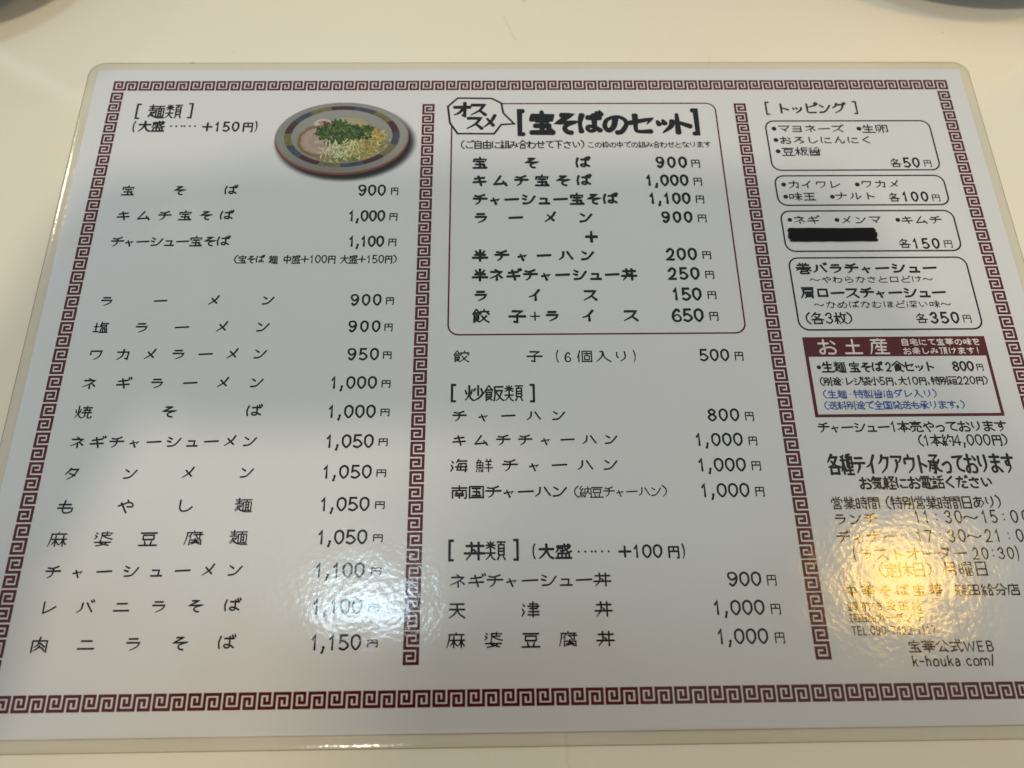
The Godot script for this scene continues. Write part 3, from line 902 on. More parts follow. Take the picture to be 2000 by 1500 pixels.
func film() -> void:
	var m := StandardMaterial3D.new()
	m.albedo_color = Color(0.8, 0.74, 0.58, 0.006)
	m.transparency = BaseMaterial3D.TRANSPARENCY_ALPHA
	m.roughness = 0.12
	m.metallic_specular = 0.5
	m.heightmap_enabled = true
	m.heightmap_texture = film_relief()
	m.heightmap_scale = 0.0072
	# rings from the outer edge inwards: [distance in from the edge, height]
	var w := 151.6
	var h := 108.2
	var steps := [[0.0, 0.03], [0.05, 0.12], [0.25, RIM], [1.9, RIM], [2.5, RIM + 0.03], [3.4, FILM - 0.02], [4.2, FILM]]
	var st := SurfaceTool.new()
	st.begin(Mesh.PRIMITIVE_TRIANGLES)
	var wave := FastNoiseLite.new()
	wave.seed = 31
	wave.frequency = 0.02
	var n := 0
	var count := 0
	for s in steps:
		var ring := round_points(w - s[0], h - s[0], maxf(5.2 - s[0] * 1.24, 0.001), 8)
		# long sides are cut up so that they can wave a little
		var full := PackedVector2Array()
		for i in ring.size():
			var a := ring[i]
			var b2 := ring[(i + 1) % ring.size()]
			var cut := 24 if i % 9 == 8 else 1
			for k in cut:
				full.append(a.lerp(b2, float(k) / cut))
		count = full.size()
		for p in full:
			var lift := wave.get_noise_2d(p.x, p.y) * 0.09 if s[0] > 1.0 else 0.0
			st.set_uv(Vector2(p.x / (2 * w) + 0.5, p.y / (2 * h) + 0.5))
			st.add_vertex(Vector3(p.x, s[1] + lift, p.y) * MM)
		n += 1
	for k in n - 1:
		for i in count:
			var a := k * count + i
			var b2 := k * count + (i + 1) % count
			for j in [a, a + count, b2, b2, a + count, b2 + count]:
				st.add_index(j)
	st.generate_normals()
	var mesh := st.commit()
	# the middle: a grid that waves a little, as a laminated sheet does
	var mid := SurfaceTool.new()
	mid.begin(Mesh.PRIMITIVE_TRIANGLES)
	var nx := 75
	var nz := 54
	var gw := w - 4.2
	var gh := h - 4.2
	var lift_at := func(x: float, z: float) -> float:
		var edge := clampf(minf(gw - absf(x), gh - absf(z)) / 12.0, 0.0, 1.0)
		return FILM + 0.10 * edge * (0.5 + 0.5 * wave.get_noise_2d(x * 1.6, z * 1.6))
	for k in nz + 1:
		for i in nx + 1:
			var x := lerpf(-gw, gw, float(i) / nx)
			var z := lerpf(-gh, gh, float(k) / nz)
			mid.set_uv(Vector2(x / (2 * w) + 0.5, z / (2 * h) + 0.5))
			mid.set_normal(Vector3(lift_at.call(x - 0.5, z) - lift_at.call(x + 0.5, z), 1.0, lift_at.call(x, z - 0.5) - lift_at.call(x, z + 0.5)).normalized())
			mid.add_vertex(Vector3(x, lift_at.call(x, z), z) * MM)
	for k in nz:
		for i in nx:
			var a := k * (nx + 1) + i
			for j in [a, a + 1, a + nx + 1, a + nx + 1, a + 1, a + nx + 2]:
				mid.add_index(j)
	mid.commit(mesh)
	part(sheet, "laminate_film", mesh, m)
	# the lower film, seen only in the clear rim round the paper
	var under := StandardMaterial3D.new()
	under.albedo_color = Color(0.74, 0.68, 0.50, 0.03)
	under.transparency = BaseMaterial3D.TRANSPARENCY_ALPHA
	under.roughness = 0.1
	var ring2 := round_points(w - 0.1, h - 0.1, 5.1, 8)
	var uv := PackedVector3Array([Vector3.ZERO])
	var uf := PackedInt32Array()
	for p in ring2:
		uv.append(Vector3(p.x, 0, p.y))
	for i in ring2.size():
		for j in [0, 1 + (i + 1) % ring2.size(), 1 + i]:
			uf.append(j)
	part(sheet, "laminate_back", flat_mesh(uv, uf), under, Vector3(0, 0.06, 0))
	# its cut edge
	var cut := StandardMaterial3D.new()
	cut.albedo_color = Color(0.50, 0.45, 0.33)
	cut.roughness = 0.3
	part(sheet, "cut_edge", outline(round_points(w + 0.03, h + 0.03, 5.2, 8), 0.12), cut, Vector3(0, 0.1, 0))
	# an air bubble caught under the film
	var d := SphereMesh.new()
	d.radius = 1.0 * MM
	d.height = 0.7 * MM
	d.is_hemisphere = false
	var bubble := StandardMaterial3D.new()
	bubble.albedo_color = Color(1, 1, 1, 0.03)
	bubble.transparency = BaseMaterial3D.TRANSPARENCY_ALPHA
	bubble.roughness = 0.05
	var ab := part(sheet, "air_bubble", d, bubble, Vector3(108.5, FILM + 0.02, 82.5))
	ab.scale = Vector3(1, 1, 2.1)


func film_relief() -> ImageTexture:
	var w := 1500
	var h := 1070
	var im := Image.create(w, h, false, Image.FORMAT_RF)
	var peel := FastNoiseLite.new()
	peel.seed = 41
	peel.frequency = 0.1
	peel.fractal_octaves = 2
	var wide := FastNoiseLite.new()
	wide.seed = 42
	wide.frequency = 0.012
	wide.fractal_octaves = 2
	for y in h:
		for x in w:
			im.set_pixel(x, y, Color(0.5 + 0.15 * peel.get_noise_2d(x, y) + 0.45 * wide.get_noise_2d(x, y), 0, 0))
	var rng := RandomNumberGenerator.new()
	rng.seed = 43
	for i in 2600:
		var p := Vector2(rng.randf() * w, rng.randf() * h)
		var angle := rng.randf() * TAU
		var bend := rng.randf_range(-0.01, 0.01)
		var deep := rng.randf_range(0.004, 0.025)
		for s in rng.randi_range(8, 70):
			p += Vector2.from_angle(angle)
			angle += bend
			var q := Vector2i(p)
			if q.x < 0 or q.y < 0 or q.x >= w or q.y >= h:
				break
			im.set_pixelv(q, Color(im.get_pixelv(q).r - deep, 0, 0))
	return ImageTexture.create_from_image(im)


func marker() -> void:
	# black felt pen over the film
	var m := StandardMaterial3D.new()
	m.albedo_color = Color(0.006, 0.006, 0.007).linear_to_srgb()
	m.roughness = 0.45
	m.metallic_specular = 0.25
	var rng := RandomNumberGenerator.new()
	rng.seed = 51
	var v := PackedVector3Array()
	var f := PackedInt32Array()
	for k in 8:
		var y := -2.0 + 4.0 * k / 7.0
		var pts := PackedVector2Array()
		var x0 := -13.9 + rng.randf_range(-0.3, 0.6) + (0.5 if k > 5 else 0.0)
		var x1 := 13.9 + rng.randf_range(-0.7, 0.3)
		for i in 12:
			pts.append(Vector2(lerpf(x0, x1, i / 11.0), y + rng.randf_range(-0.08, 0.08)))
		ribbon(v, f, pts, 0.95 + 0.12 * rng.randf(), 0.004 * k, "line", 0.0)
	var o := part(sheet, "marker_stroke", flat_mesh(v, f), m, Vector3(93.0, FILM + 0.13, -37.6))
	o.set_meta("label", "thick black felt pen bar crossing out a topping")


func bowl(called: String, label: String, where: Vector3, color: Color, wide: float, tall: float) -> void:
	var o := thing(called, label, "bowl", where)
	var m := StandardMaterial3D.new()
	m.albedo_color = color.linear_to_srgb()
	m.roughness = 0.25
	m.clearcoat_enabled = true
	m.clearcoat = 0.5
	var profile := [[0.0, 2.0], [21.0, 2.0], [22.0, 0.0], [25.0, 0.0], [26.0, 3.5], [45.0, 9.0], [57.0, 18.0], [60.0, 22.0], [59.5, 22.8], [58.3, 22.4], [54.0, 17.5], [43.0, 11.0], [24.0, 6.5], [0.0, 6.0]]
	var body := part(o, "body", lathe(profile, 64), m)
	body.scale = Vector3(wide, tall, wide)


func lathe(profile: Array, around: int) -> ArrayMesh:
	var st := SurfaceTool.new()
	st.begin(Mesh.PRIMITIVE_TRIANGLES)
	for i in profile.size() - 1:
		for k in around:
			var q := []
			for e in [[i, k], [i + 1, k], [i, k + 1], [i + 1, k + 1]]:
				var a: float = TAU * (e[1] % around) / around
				q.append(Vector3(cos(a) * profile[e[0]][0], profile[e[0]][1], sin(a) * profile[e[0]][0]) * MM)
			for j in [0, 1, 2, 2, 1, 3]:
				st.add_vertex(q[j])
	st.generate_normals()
	return st.commit()


func lettering() -> void:
	words(sheet, "heading", black, [["[", -132.9, -130.4, -87.2, 5.80, 2.54, 0.51], ["麺類", -128.7, -117.6, -87.2, 5.59, 5.43, 0.49], ["]", -115.6, -113.2, -87.4, 5.81, 2.55, 0.51]])
	words(sheet, "note", black, [["(", -132.9, -131.4, -80.8, 4.43, 1.51, 0.37], ["大盛", -131.1, -122.5, -81.0, 4.22, 4.21, 0.54], ["……", -120.8, -112.0, -81.0, 2.96, 4.38, 0.59], ["+150", -110.2, -97.7, -80.7, 4.01, 3.71, 0.51], ["円", -97.0, -92.8, -80.7, 4.02, 4.05, 0.44], [")", -92.6, -91.1, -80.7, 4.44, 1.52, 0.37]])
	words(sheet, "dish_name", black, [["宝そば", -132.3, -95.6, -55.5, 3.73, 4.22, 0.42]])
	words(sheet, "price", black, [["900", -57.1, -48.1, -55.2, 4.14, 3.95, 0.52], ["円", -46.8, -44.0, -55.0, 2.95, 3.11, 0.29]])
	words(sheet, "dish_name", black, [["キムチ宝そば", -132.2, -95.8, -46.0, 3.63, 4.32, 0.42]])
	words(sheet, "price", black, [["1,000", -59.6, -47.9, -45.5, 4.02, 3.89, 0.52], ["円", -46.9, -43.8, -45.3, 2.87, 3.39, 0.29]])
	words(sheet, "dish_name", black, [["チャーシュー宝そば", -132.4, -95.8, -36.5, 3.71, 4.10, 0.41]])
	words(sheet, "price", black, [["1,100", -59.0, -47.8, -36.1, 3.91, 3.84, 0.51], ["円", -46.8, -43.8, -35.9, 2.79, 3.34, 0.29]])
	words(sheet, "note", black, [["(宝そば", -93.8, -84.4, -29.9, 2.91, 2.66, 0.30], ["麺", -83.0, -80.2, -29.8, 2.92, 2.82, 0.30], ["中盛+100円", -78.7, -62.3, -29.8, 2.92, 2.83, 0.30], ["大盛+150円)", -61.1, -43.5, -29.7, 2.92, 2.83, 0.30]])
	words(sheet, "dish_name", black, [["ラーメン", -132.1, -79.7, -15.7, 3.48, 4.13, 0.40]])
	words(sheet, "price", black, [["900", -57.1, -47.6, -15.5, 3.84, 3.90, 0.49], ["円", -46.6, -43.7, -15.3, 2.62, 3.24, 0.28]])
	words(sheet, "dish_name", black, [["塩ラーメン", -132.4, -80.2, -6.8, 3.73, 4.38, 0.39]])
	words(sheet, "price", black, [["900", -57.2, -47.5, -6.6, 3.74, 3.84, 0.49], ["円", -46.7, -43.7, -6.4, 2.55, 3.34, 0.27]])
	words(sheet, "dish_name", black, [["ワカメラーメン", -132.2, -80.1, 2.0, 3.62, 4.31, 0.39]])
	words(sheet, "price", black, [["950", -56.9, -47.5, 2.5, 3.80, 3.96, 0.48], ["円", -46.7, -43.6, 2.7, 2.48, 3.45, 0.27]])
	words(sheet, "dish_name", black, [["ネギラーメン", -132.2, -80.2, 11.1, 3.52, 4.25, 0.38]])
	words(sheet, "price", black, [["1,000", -61.3, -47.6, 11.5, 3.85, 4.07, 0.47], ["円", -46.7, -43.5, 11.8, 2.40, 3.54, 0.27]])
	words(sheet, "dish_name", black, [["焼そば", -132.6, -80.0, 19.9, 3.73, 4.62, 0.38]])
	words(sheet, "price", black, [["1,000", -61.4, -47.5, 20.4, 3.89, 4.18, 0.47], ["円", -46.6, -43.4, 20.6, 2.34, 3.49, 0.26]])
	words(sheet, "dish_name", black, [["ネギチャーシューメン", -132.3, -80.2, 28.9, 3.47, 4.27, 0.37]])
	words(sheet, "price", black, [["1,050", -61.4, -47.6, 29.3, 3.93, 4.28, 0.46], ["円", -46.7, -43.5, 29.5, 2.27, 3.58, 0.26]])
	words(sheet, "dish_name", black, [["タンメン", -132.1, -80.1, 38.0, 3.51, 4.21, 0.36]])
	words(sheet, "price", black, [["1,050", -61.6, -47.7, 38.2, 3.82, 4.22, 0.45], ["円", -46.9, -43.5, 38.5, 2.20, 3.67, 0.25]])
	words(sheet, "dish_name", black, [["もやし麺", -132.3, -79.7, 47.2, 3.83, 4.69, 0.36]])
	words(sheet, "price", black, [["1,050", -61.6, -47.8, 47.3, 3.84, 4.31, 0.44], ["円", -46.8, -43.5, 47.5, 2.13, 3.62, 0.25]])
	words(sheet, "dish_name", black, [["麻婆豆腐麺", -132.7, -80.0, 56.0, 3.85, 4.76, 0.35]])
	words(sheet, "price", black, [["1,050", -61.6, -47.9, 56.3, 3.86, 4.40, 0.44], ["円", -46.9, -43.6, 56.5, 2.07, 3.56, 0.25]])
	words(sheet, "dish_name", black, [["チャーシューメン", -132.0, -80.2, 64.6, 3.47, 4.28, 0.35]])
	words(sheet, "price", black, [["1,100", -61.6, -48.1, 65.1, 3.88, 4.49, 0.43], ["円", -47.0, -43.6, 65.3, 2.00, 3.64, 0.27]])
	words(sheet, "dish_name", black, [["レバニラそば", -131.5, -80.0, 73.7, 3.49, 4.35, 0.34]])
	words(sheet, "price", black, [["1,100", -61.5, -48.2, 74.4, 3.88, 4.57, 0.42], ["円", -47.2, -43.7, 74.6, 1.94, 3.71, 0.27]])
	words(sheet, "dish_name", black, [["肉ニラそば", -131.9, -80.3, 82.9, 3.74, 4.53, 0.34]])
	words(sheet, "price", black, [["1,150", -61.3, -48.0, 83.3, 3.88, 4.64, 0.42], ["円", -47.0, -43.6, 83.5, 1.88, 3.65, 0.26]])
	words(set_frame, "heading", black, [["[", -5.2, -2.1, -82.1, 9.61, 3.08, 1.20], ["宝", -1.6, 6.8, -82.1, 9.18, 8.38, 1.37], ["そ", 6.6, 14.5, -81.9, 9.18, 7.88, 1.37], ["ば", 14.5, 22.5, -81.8, 9.18, 8.23, 1.37], ["の", 22.7, 31.3, -81.8, 8.76, 8.58, 1.37], ["セ", 31.3, 39.9, -81.8, 8.76, 8.59, 1.37], ["ッ", 39.9, 47.8, -82.2, 9.64, 8.26, 1.38], ["ト", 45.0, 53.6, -81.7, 9.20, 8.60, 1.38], ["]", 53.0, 56.2, -82.2, 9.64, 3.10, 1.21]])
	words(set_frame, "note", black, [["(ご自由に組み合わせて下さい)", -24.6, 16.6, -73.1, 3.33, 2.95, 0.32]])
	words(set_frame, "note", black, [["この枠の中での組み合わせとなります", 17.3, 58.3, -72.9, 2.50, 2.37, 0.24]])
	words(set_frame, "dish_name", black, [["宝そば", -20.5, 17.8, -65.8, 4.48, 4.85, 0.62]])
	words(set_frame, "price", black, [["900", 39.4, 49.7, -65.7, 4.29, 4.06, 0.66], ["円", 50.7, 54.2, -65.4, 3.27, 3.87, 0.30]])
	words(set_frame, "dish_name", black, [["キムチ宝そば", -20.5, 17.8, -58.8, 4.39, 4.80, 0.61]])
	words(set_frame, "price", black, [["1,000", 35.5, 49.5, -58.6, 4.20, 4.02, 0.65], ["円", 50.8, 54.1, -58.3, 3.20, 3.66, 0.30]])
	words(set_frame, "dish_name", black, [["チャーシュー宝そば", -20.4, 25.9, -51.6, 4.30, 4.75, 0.61]])
	words(set_frame, "price", black, [["1,100", 36.0, 49.5, -51.6, 4.12, 3.98, 0.64], ["円", 50.8, 54.1, -51.4, 3.14, 3.62, 0.30]])
	words(set_frame, "dish_name", black, [["ラーメン", -20.2, 17.8, -44.7, 4.22, 4.70, 0.60]])
	words(set_frame, "price", black, [["900", 39.5, 49.4, -44.5, 4.03, 3.93, 0.64], ["円", 50.7, 54.1, -44.2, 3.07, 3.75, 0.29]])
	words(set_frame, "plus_sign", black, [["+", 14.7, 19.1, -37.4, 4.69, 4.34, 0.72]])
	words(set_frame, "dish_name", black, [["半チャーハン", -20.3, 17.6, -30.8, 4.04, 4.60, 0.59]])
	words(set_frame, "price", black, [["200", 39.6, 49.5, -30.9, 4.24, 4.22, 0.62], ["円", 50.8, 54.1, -30.7, 2.95, 3.67, 0.29]])
	words(set_frame, "dish_name", black, [["半ネギチャーシュー丼", -20.3, 30.0, -23.9, 4.14, 4.56, 0.58]])
	words(set_frame, "price", black, [["250", 39.6, 49.6, -24.0, 4.15, 4.18, 0.62], ["円", 50.9, 54.3, -23.7, 2.89, 3.71, 0.28]])
	words(set_frame, "dish_name", black, [["ライス", -20.1, 17.8, -16.8, 4.05, 4.50, 0.57]])
	words(set_frame, "price", black, [["150", 40.3, 49.5, -16.8, 4.24, 4.31, 0.61], ["円", 50.9, 54.2, -16.6, 2.83, 3.60, 0.28]])
	words(set_frame, "dish_name", black, [["餃", -20.2, -15.2, -9.9, 4.48, 4.91, 0.57], ["子", -9.3, -4.3, -9.8, 4.31, 4.91, 0.57], ["+", -3.2, 0.2, -9.6, 3.44, 3.38, 0.34], ["ラ", 1.3, 5.9, -9.8, 3.96, 4.61, 0.57], ["イ", 12.6, 17.0, -9.7, 3.96, 4.62, 0.57], ["ス", 25.0, 29.8, -9.8, 4.14, 4.78, 0.57]])
	words(set_frame, "price", black, [["650", 39.5, 49.4, -9.6, 4.32, 4.48, 0.60], ["円", 50.7, 54.0, -9.4, 3.11, 3.56, 0.28]])
	words(sheet, "dish_name", black, [["餃子", -25.7, 0.3, 3.4, 3.63, 4.51, 0.39]])
	words(sheet, "price", black, [["500", 46.5, 55.6, 3.6, 3.81, 4.01, 0.48], ["円", 56.8, 59.9, 3.8, 2.98, 3.49, 0.27]])
	words(sheet, "note", black, [["(", 4.3, 5.8, 3.6, 3.96, 1.51, 0.27], ["6", 6.7, 9.4, 3.9, 3.14, 3.01, 0.33], ["個入り", 10.5, 25.9, 3.7, 3.64, 4.52, 0.33], [")", 27.1, 28.6, 3.8, 3.97, 1.51, 0.27]])
	words(sheet, "heading", black, [["[", -26.3, -24.2, 15.0, 5.08, 2.36, 0.53], ["炒飯類", -22.3, -5.5, 15.1, 4.77, 5.45, 0.47], ["]", -3.6, -1.5, 15.2, 5.09, 2.36, 0.53]])
	words(sheet, "dish_name", black, [["チャーハン", -25.9, 6.6, 22.0, 3.42, 4.23, 0.38]])
	words(sheet, "price", black, [["800", 46.9, 56.3, 22.4, 3.74, 4.05, 0.47], ["円", 57.5, 60.6, 22.7, 2.81, 3.38, 0.26]])
	words(sheet, "dish_name", black, [["キムチチャーハン", -25.8, 21.1, 29.3, 3.34, 4.18, 0.37]])
	words(sheet, "price", black, [["1,000", 42.6, 56.4, 29.8, 3.80, 4.17, 0.46], ["円", 57.6, 60.6, 30.1, 2.74, 3.34, 0.26]])
	words(sheet, "dish_name", black, [["海鮮チャーハン", -26.1, 20.7, 36.7, 3.70, 4.56, 0.37]])
	words(sheet, "price", black, [["1,000", 42.6, 56.4, 37.2, 3.86, 4.29, 0.46], ["円", 57.5, 60.7, 37.4, 2.82, 3.44, 0.26]])
	words(sheet, "dish_name", black, [["南国チャーハン", -25.9, 6.3, 44.2, 3.61, 4.64, 0.38], ["(納豆チャーハン)", 7.6, 33.8, 44.5, 3.18, 3.38, 0.27]])
	words(sheet, "price", black, [["1,000", 42.6, 56.5, 44.5, 3.91, 4.39, 0.45], ["円", 57.6, 60.7, 44.8, 2.89, 3.40, 0.26]])
	words(sheet, "heading", black, [["[", -26.3, -24.4, 60.2, 5.18, 2.32, 0.52], ["丼類", -22.1, -11.0, 60.3, 4.91, 5.46, 0.48], ["]", -9.0, -7.1, 60.2, 5.19, 2.32, 0.52]])
	words(sheet, "note", black, [["(", -3.9, -2.7, 60.7, 3.95, 1.37, 0.33], ["大盛", -2.3, 6.5, 60.7, 3.82, 4.24, 0.49], ["……", 8.0, 16.9, 60.9, 2.46, 4.38, 0.55], ["+100", 18.8, 31.0, 61.0, 3.55, 3.98, 0.44], ["円", 32.1, 35.7, 61.1, 3.41, 3.57, 0.38], [")", 36.2, 37.6, 61.1, 3.96, 1.37, 0.33]])
	words(sheet, "dish_name", black, [["ネギチャーシュー丼", -25.9, 16.6, 68.2, 3.58, 4.58, 0.35]])
	words(sheet, "price", black, [["900", 47.3, 56.6, 68.6, 3.73, 4.37, 0.43], ["円", 57.6, 60.7, 68.8, 2.93, 3.40, 0.24]])
	words(sheet, "dish_name", black, [["天津丼", -26.1, 16.5, 75.7, 3.88, 4.52, 0.35]])
	words(sheet, "price", black, [["1,000", 42.7, 56.5, 75.9, 3.76, 4.47, 0.43], ["円", 57.6, 60.8, 76.2, 2.85, 3.49, 0.24]])
	words(sheet, "dish_name", black, [["麻婆豆腐丼", -26.3, 16.6, 83.1, 3.77, 4.59, 0.34]])
	words(sheet, "price", black, [["1,000", 42.9, 56.5, 83.1, 3.79, 4.56, 0.42], ["円", 57.7, 60.8, 83.4, 2.90, 3.44, 0.24]])
	words(sheet, "heading", black, [["[", 78.4, 80.5, -87.9, 5.02, 2.44, 0.45], ["トッピング", 82.1, 105.8, -87.9, 4.58, 4.88, 0.52], ["]", 108.3, 110.4, -88.1, 5.03, 2.45, 0.45]])
	words(box_a, "topping_name", black, [["•", 79.0, 81.4, -79.3, 3.41, 2.41, 0.17], ["マヨネーズ", 81.4, 103.6, -79.3, 2.98, 4.13, 0.33]])
	words(box_a, "topping_name", black, [["•", 107.6, 110.0, -79.2, 3.41, 2.42, 0.17], ["生卵", 109.8, 118.5, -79.2, 3.41, 4.32, 0.33]])
	words(box_a, "topping_name", black, [["•", 79.0, 81.4, -74.6, 3.36, 2.39, 0.17], ["おろしにんにく", 81.4, 112.3, -74.6, 2.94, 3.77, 0.33]])
	words(box_a, "topping_name", black, [["•", 79.1, 81.5, -70.0, 3.32, 2.38, 0.17], ["豆板醤", 81.5, 94.5, -70.0, 3.32, 4.25, 0.32]])
	words(box_a, "price", black, [["各", 116.8, 120.2, -65.2, 3.28, 3.39, 0.30], ["50", 120.9, 126.5, -65.3, 3.90, 3.56, 0.51], ["円", 127.5, 130.5, -65.1, 2.87, 3.22, 0.24]])
	words(box_b, "topping_name", black, [["•", 79.1, 81.4, -56.8, 3.19, 2.33, 0.17], ["カイワレ", 81.6, 98.8, -56.8, 3.00, 4.00, 0.32]])
	words(box_b, "topping_name", black, [["•", 103.1, 105.5, -56.7, 3.20, 2.34, 0.17], ["ワカメ", 105.3, 118.4, -56.9, 3.00, 4.01, 0.32]])
	words(box_b, "topping_name", black, [["•", 79.1, 81.4, -52.1, 3.15, 2.32, 0.17], ["味玉", 81.3, 90.0, -52.2, 3.15, 4.14, 0.31]])
	words(box_b, "topping_name", black, [["•", 94.2, 96.5, -52.0, 3.15, 2.32, 0.17], ["ナルト", 96.2, 109.5, -52.3, 2.96, 3.98, 0.32]])
	words(box_b, "price", black, [["各", 113.7, 117.0, -51.7, 3.15, 3.32, 0.30], ["100", 117.9, 126.5, -51.9, 3.75, 3.49, 0.50], ["円", 127.3, 130.5, -51.6, 2.76, 3.16, 0.23]])
	words(box_c, "topping_name", black, [["•", 79.2, 81.4, -43.3, 3.07, 2.29, 0.16], ["ネギ", 81.4, 89.8, -43.3, 3.07, 4.09, 0.31]])
	words(box_c, "topping_name", black, [["•", 94.2, 96.5, -43.2, 3.07, 2.29, 0.16], ["メンマ", 96.5, 109.4, -43.2, 2.88, 3.93, 0.31]])
	words(box_c, "topping_name", black, [["•", 113.7, 116.0, -43.1, 3.07, 2.30, 0.16], ["キムチ", 115.8, 129.0, -43.1, 3.08, 4.10, 0.31]])
	words(box_c, "price", black, [["各", 113.6, 117.0, -34.4, 3.18, 3.40, 0.29], ["150", 117.7, 126.4, -34.3, 3.75, 3.56, 0.49], ["円", 127.4, 130.6, -34.3, 2.81, 3.24, 0.23]])
	words(box_d, "topping_name", black, [["巻バラチャーシュー", 79.7, 123.5, -25.6, 3.64, 4.47, 0.51]])
	words(box_d, "note", black, [["〜やわらかさと口どけ〜", 83.3, 121.5, -21.6, 2.34, 3.17, 0.24]])
	words(box_d, "topping_name", black, [["肩ロースチャーシュー", 79.8, 124.5, -17.0, 3.73, 4.41, 0.50]])
	words(box_d, "note", black, [["〜かめばかむほど深い味〜", 83.2, 125.2, -12.9, 2.45, 3.13, 0.23]])
	words(box_d, "note", black, [["(各3枚)", 79.7, 94.4, -8.3, 3.80, 3.72, 0.37]])
	words(box_d, "price", black, [["各", 113.6, 117.0, -8.1, 3.11, 3.27, 0.28], ["350", 117.6, 126.7, -8.2, 3.80, 3.74, 0.50], ["円", 127.4, 130.5, -8.0, 2.77, 3.12, 0.22]])
	words(take_home_box, "heading", white, [["お土産", 82.1, 103.2, 1.1, 5.03, 5.50, 0.43]])
	words(take_home_box, "note", white, [["自宅にて宝華の味を", 107.3, 131.0, -0.2, 2.19, 2.31, 0.25]])
	words(take_home_box, "note", white, [["お楽しみ頂けます！", 107.4, 130.3, 2.7, 2.17, 2.29, 0.24]])
	words(take_home_box, "dish_name", black, [["•", 80.4, 82.5, 7.8, 2.62, 2.11, 0.15], ["生麺", 82.3, 89.4, 7.7, 3.44, 3.48, 0.39], ["宝そば", 90.3, 100.3, 7.8, 3.28, 3.48, 0.39], ["2", 101.0, 103.1, 7.8, 2.95, 2.73, 0.36], ["食セット", 103.2, 115.8, 7.7, 3.28, 3.34, 0.39]])
	words(take_home_box, "price", black, [["800", 120.9, 127.4, 7.8, 3.12, 3.04, 0.43], ["円", 127.9, 130.3, 8.0, 2.30, 2.58, 0.21]])
	words(take_home_box, "note", black, [["(別途:レジ袋小5円、大10円、特別箱220円)", 80.8, 130.6, 12.3, 2.59, 2.63, 0.29]])
	words(take_home_box, "note", blue, [["(生麺・特製醤油ダレ入り)", 81.1, 114.7, 16.3, 2.55, 2.69, 0.25]])
	words(take_home_box, "note", blue, [["(送料別途で全国発送も承ります。)", 80.9, 122.1, 19.8, 2.53, 2.67, 0.25]])
	words(sheet, "note", black, [["チャーシュー1本売やっております", 78.1, 132.5, 26.4, 3.24, 3.68, 0.35]])
	words(sheet, "note", black, [["(1本約4,000円)", 105.9, 131.9, 30.6, 3.35, 3.36, 0.34]])
	words(sheet, "heading", black, [["各種テイクアウト承っております", 79.3, 131.8, 37.4, 5.81, 3.46, 0.53]])
	words(sheet, "heading", black, [["お気軽にお電話ください", 87.1, 124.3, 42.8, 3.51, 3.29, 0.43]])
	words(sheet, "opening_hours", black, [["営業時間", 78.4, 91.7, 48.4, 3.44, 3.11, 0.31], ["(特別営業時間日あり)", 93.2, 125.6, 48.5, 3.59, 3.12, 0.31]])
	words(sheet, "opening_hours", black, [["ランチ", 78.3, 90.3, 52.8, 3.39, 3.65, 0.31], ["11", 100.4, 104.8, 52.5, 3.68, 3.09, 0.32], ["：", 105.8, 107.7, 52.7, 3.11, 1.69, 0.31], ["30", 108.6, 113.8, 52.6, 3.68, 3.24, 0.32], ["〜", 113.9, 118.3, 52.7, 2.83, 4.23, 0.31], ["15", 118.9, 123.5, 52.6, 3.68, 3.10, 0.32], ["：", 124.3, 126.2, 52.8, 3.11, 1.69, 0.31], ["00", 126.9, 132.4, 52.7, 3.68, 3.25, 0.32]])
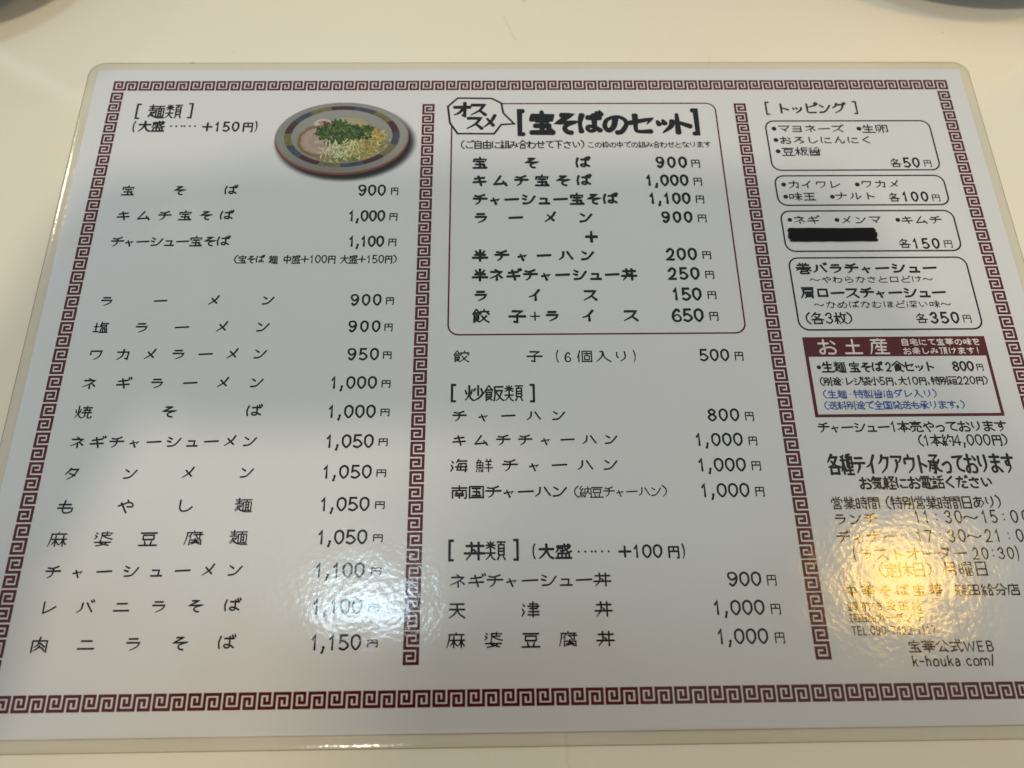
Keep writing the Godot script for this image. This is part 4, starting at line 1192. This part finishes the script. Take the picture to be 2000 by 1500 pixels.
	words(sheet, "opening_hours", black, [["ディナー", 78.2, 94.6, 57.7, 3.47, 3.89, 0.31], ["17", 99.9, 104.5, 57.7, 3.61, 3.07, 0.32], ["：", 105.9, 107.7, 57.9, 3.05, 1.67, 0.31], ["30", 108.4, 113.6, 57.8, 3.61, 3.21, 0.32], ["〜", 113.7, 118.0, 57.9, 2.78, 4.19, 0.31], ["21", 118.5, 123.2, 57.8, 3.61, 3.07, 0.32], ["：", 124.4, 126.3, 58.0, 3.06, 1.68, 0.31], ["00", 127.1, 132.7, 57.9, 3.62, 3.22, 0.32]])
	words(sheet, "opening_hours", black, [["(", 82.0, 83.1, 62.2, 4.09, 1.24, 0.26], ["ラストオーダー", 83.6, 112.8, 62.4, 3.28, 3.73, 0.28], ["20:30", 114.0, 125.6, 62.6, 3.28, 2.91, 0.29], [")", 126.1, 127.2, 62.7, 4.10, 1.25, 0.26]])
	words(sheet, "opening_hours", black, [["(定休日)", 87.8, 102.6, 66.6, 3.77, 3.70, 0.29], ["月曜日", 105.4, 117.5, 66.5, 3.91, 3.71, 0.29]])
	words(sheet, "shop_name", black, [["中華そば宝華", 78.2, 103.9, 72.0, 3.03, 3.26, 0.33], ["飛田給分店", 107.3, 124.6, 72.1, 2.91, 3.27, 0.31]])
	words(sheet, "address", black, [["調布市飛田給", 78.1, 97.6, 76.0, 2.34, 2.56, 0.22]])
	words(sheet, "address", black, [["飛田給ガーデン1F", 78.0, 97.8, 78.9, 2.19, 2.55, 0.21]])
	words(sheet, "phone_number", black, [["TEL.090-7422-1117", 78.1, 100.2, 82.1, 2.29, 2.13, 0.21]])
	words(sheet, "web_address", black, [["宝華公式", 92.1, 106.1, 86.1, 3.01, 3.31, 0.28], ["WEB", 106.5, 114.3, 86.3, 2.63, 2.92, 0.28]])
	words(sheet, "web_address", black, [["k-houka.com/", 92.3, 113.8, 89.7, 2.72, 2.37, 0.28]])
	words(speech_bubble, "heading", black, [["オ", -27.1, -21.1, -87.6, 6.49, 6.19, 0.89], ["ス", -21.5, -15.6, -87.8, 5.63, 6.19, 0.89], ["ス", -22.8, -16.8, -82.2, 5.76, 6.14, 0.89], ["メ", -17.3, -12.0, -82.6, 5.98, 6.15, 0.89]])
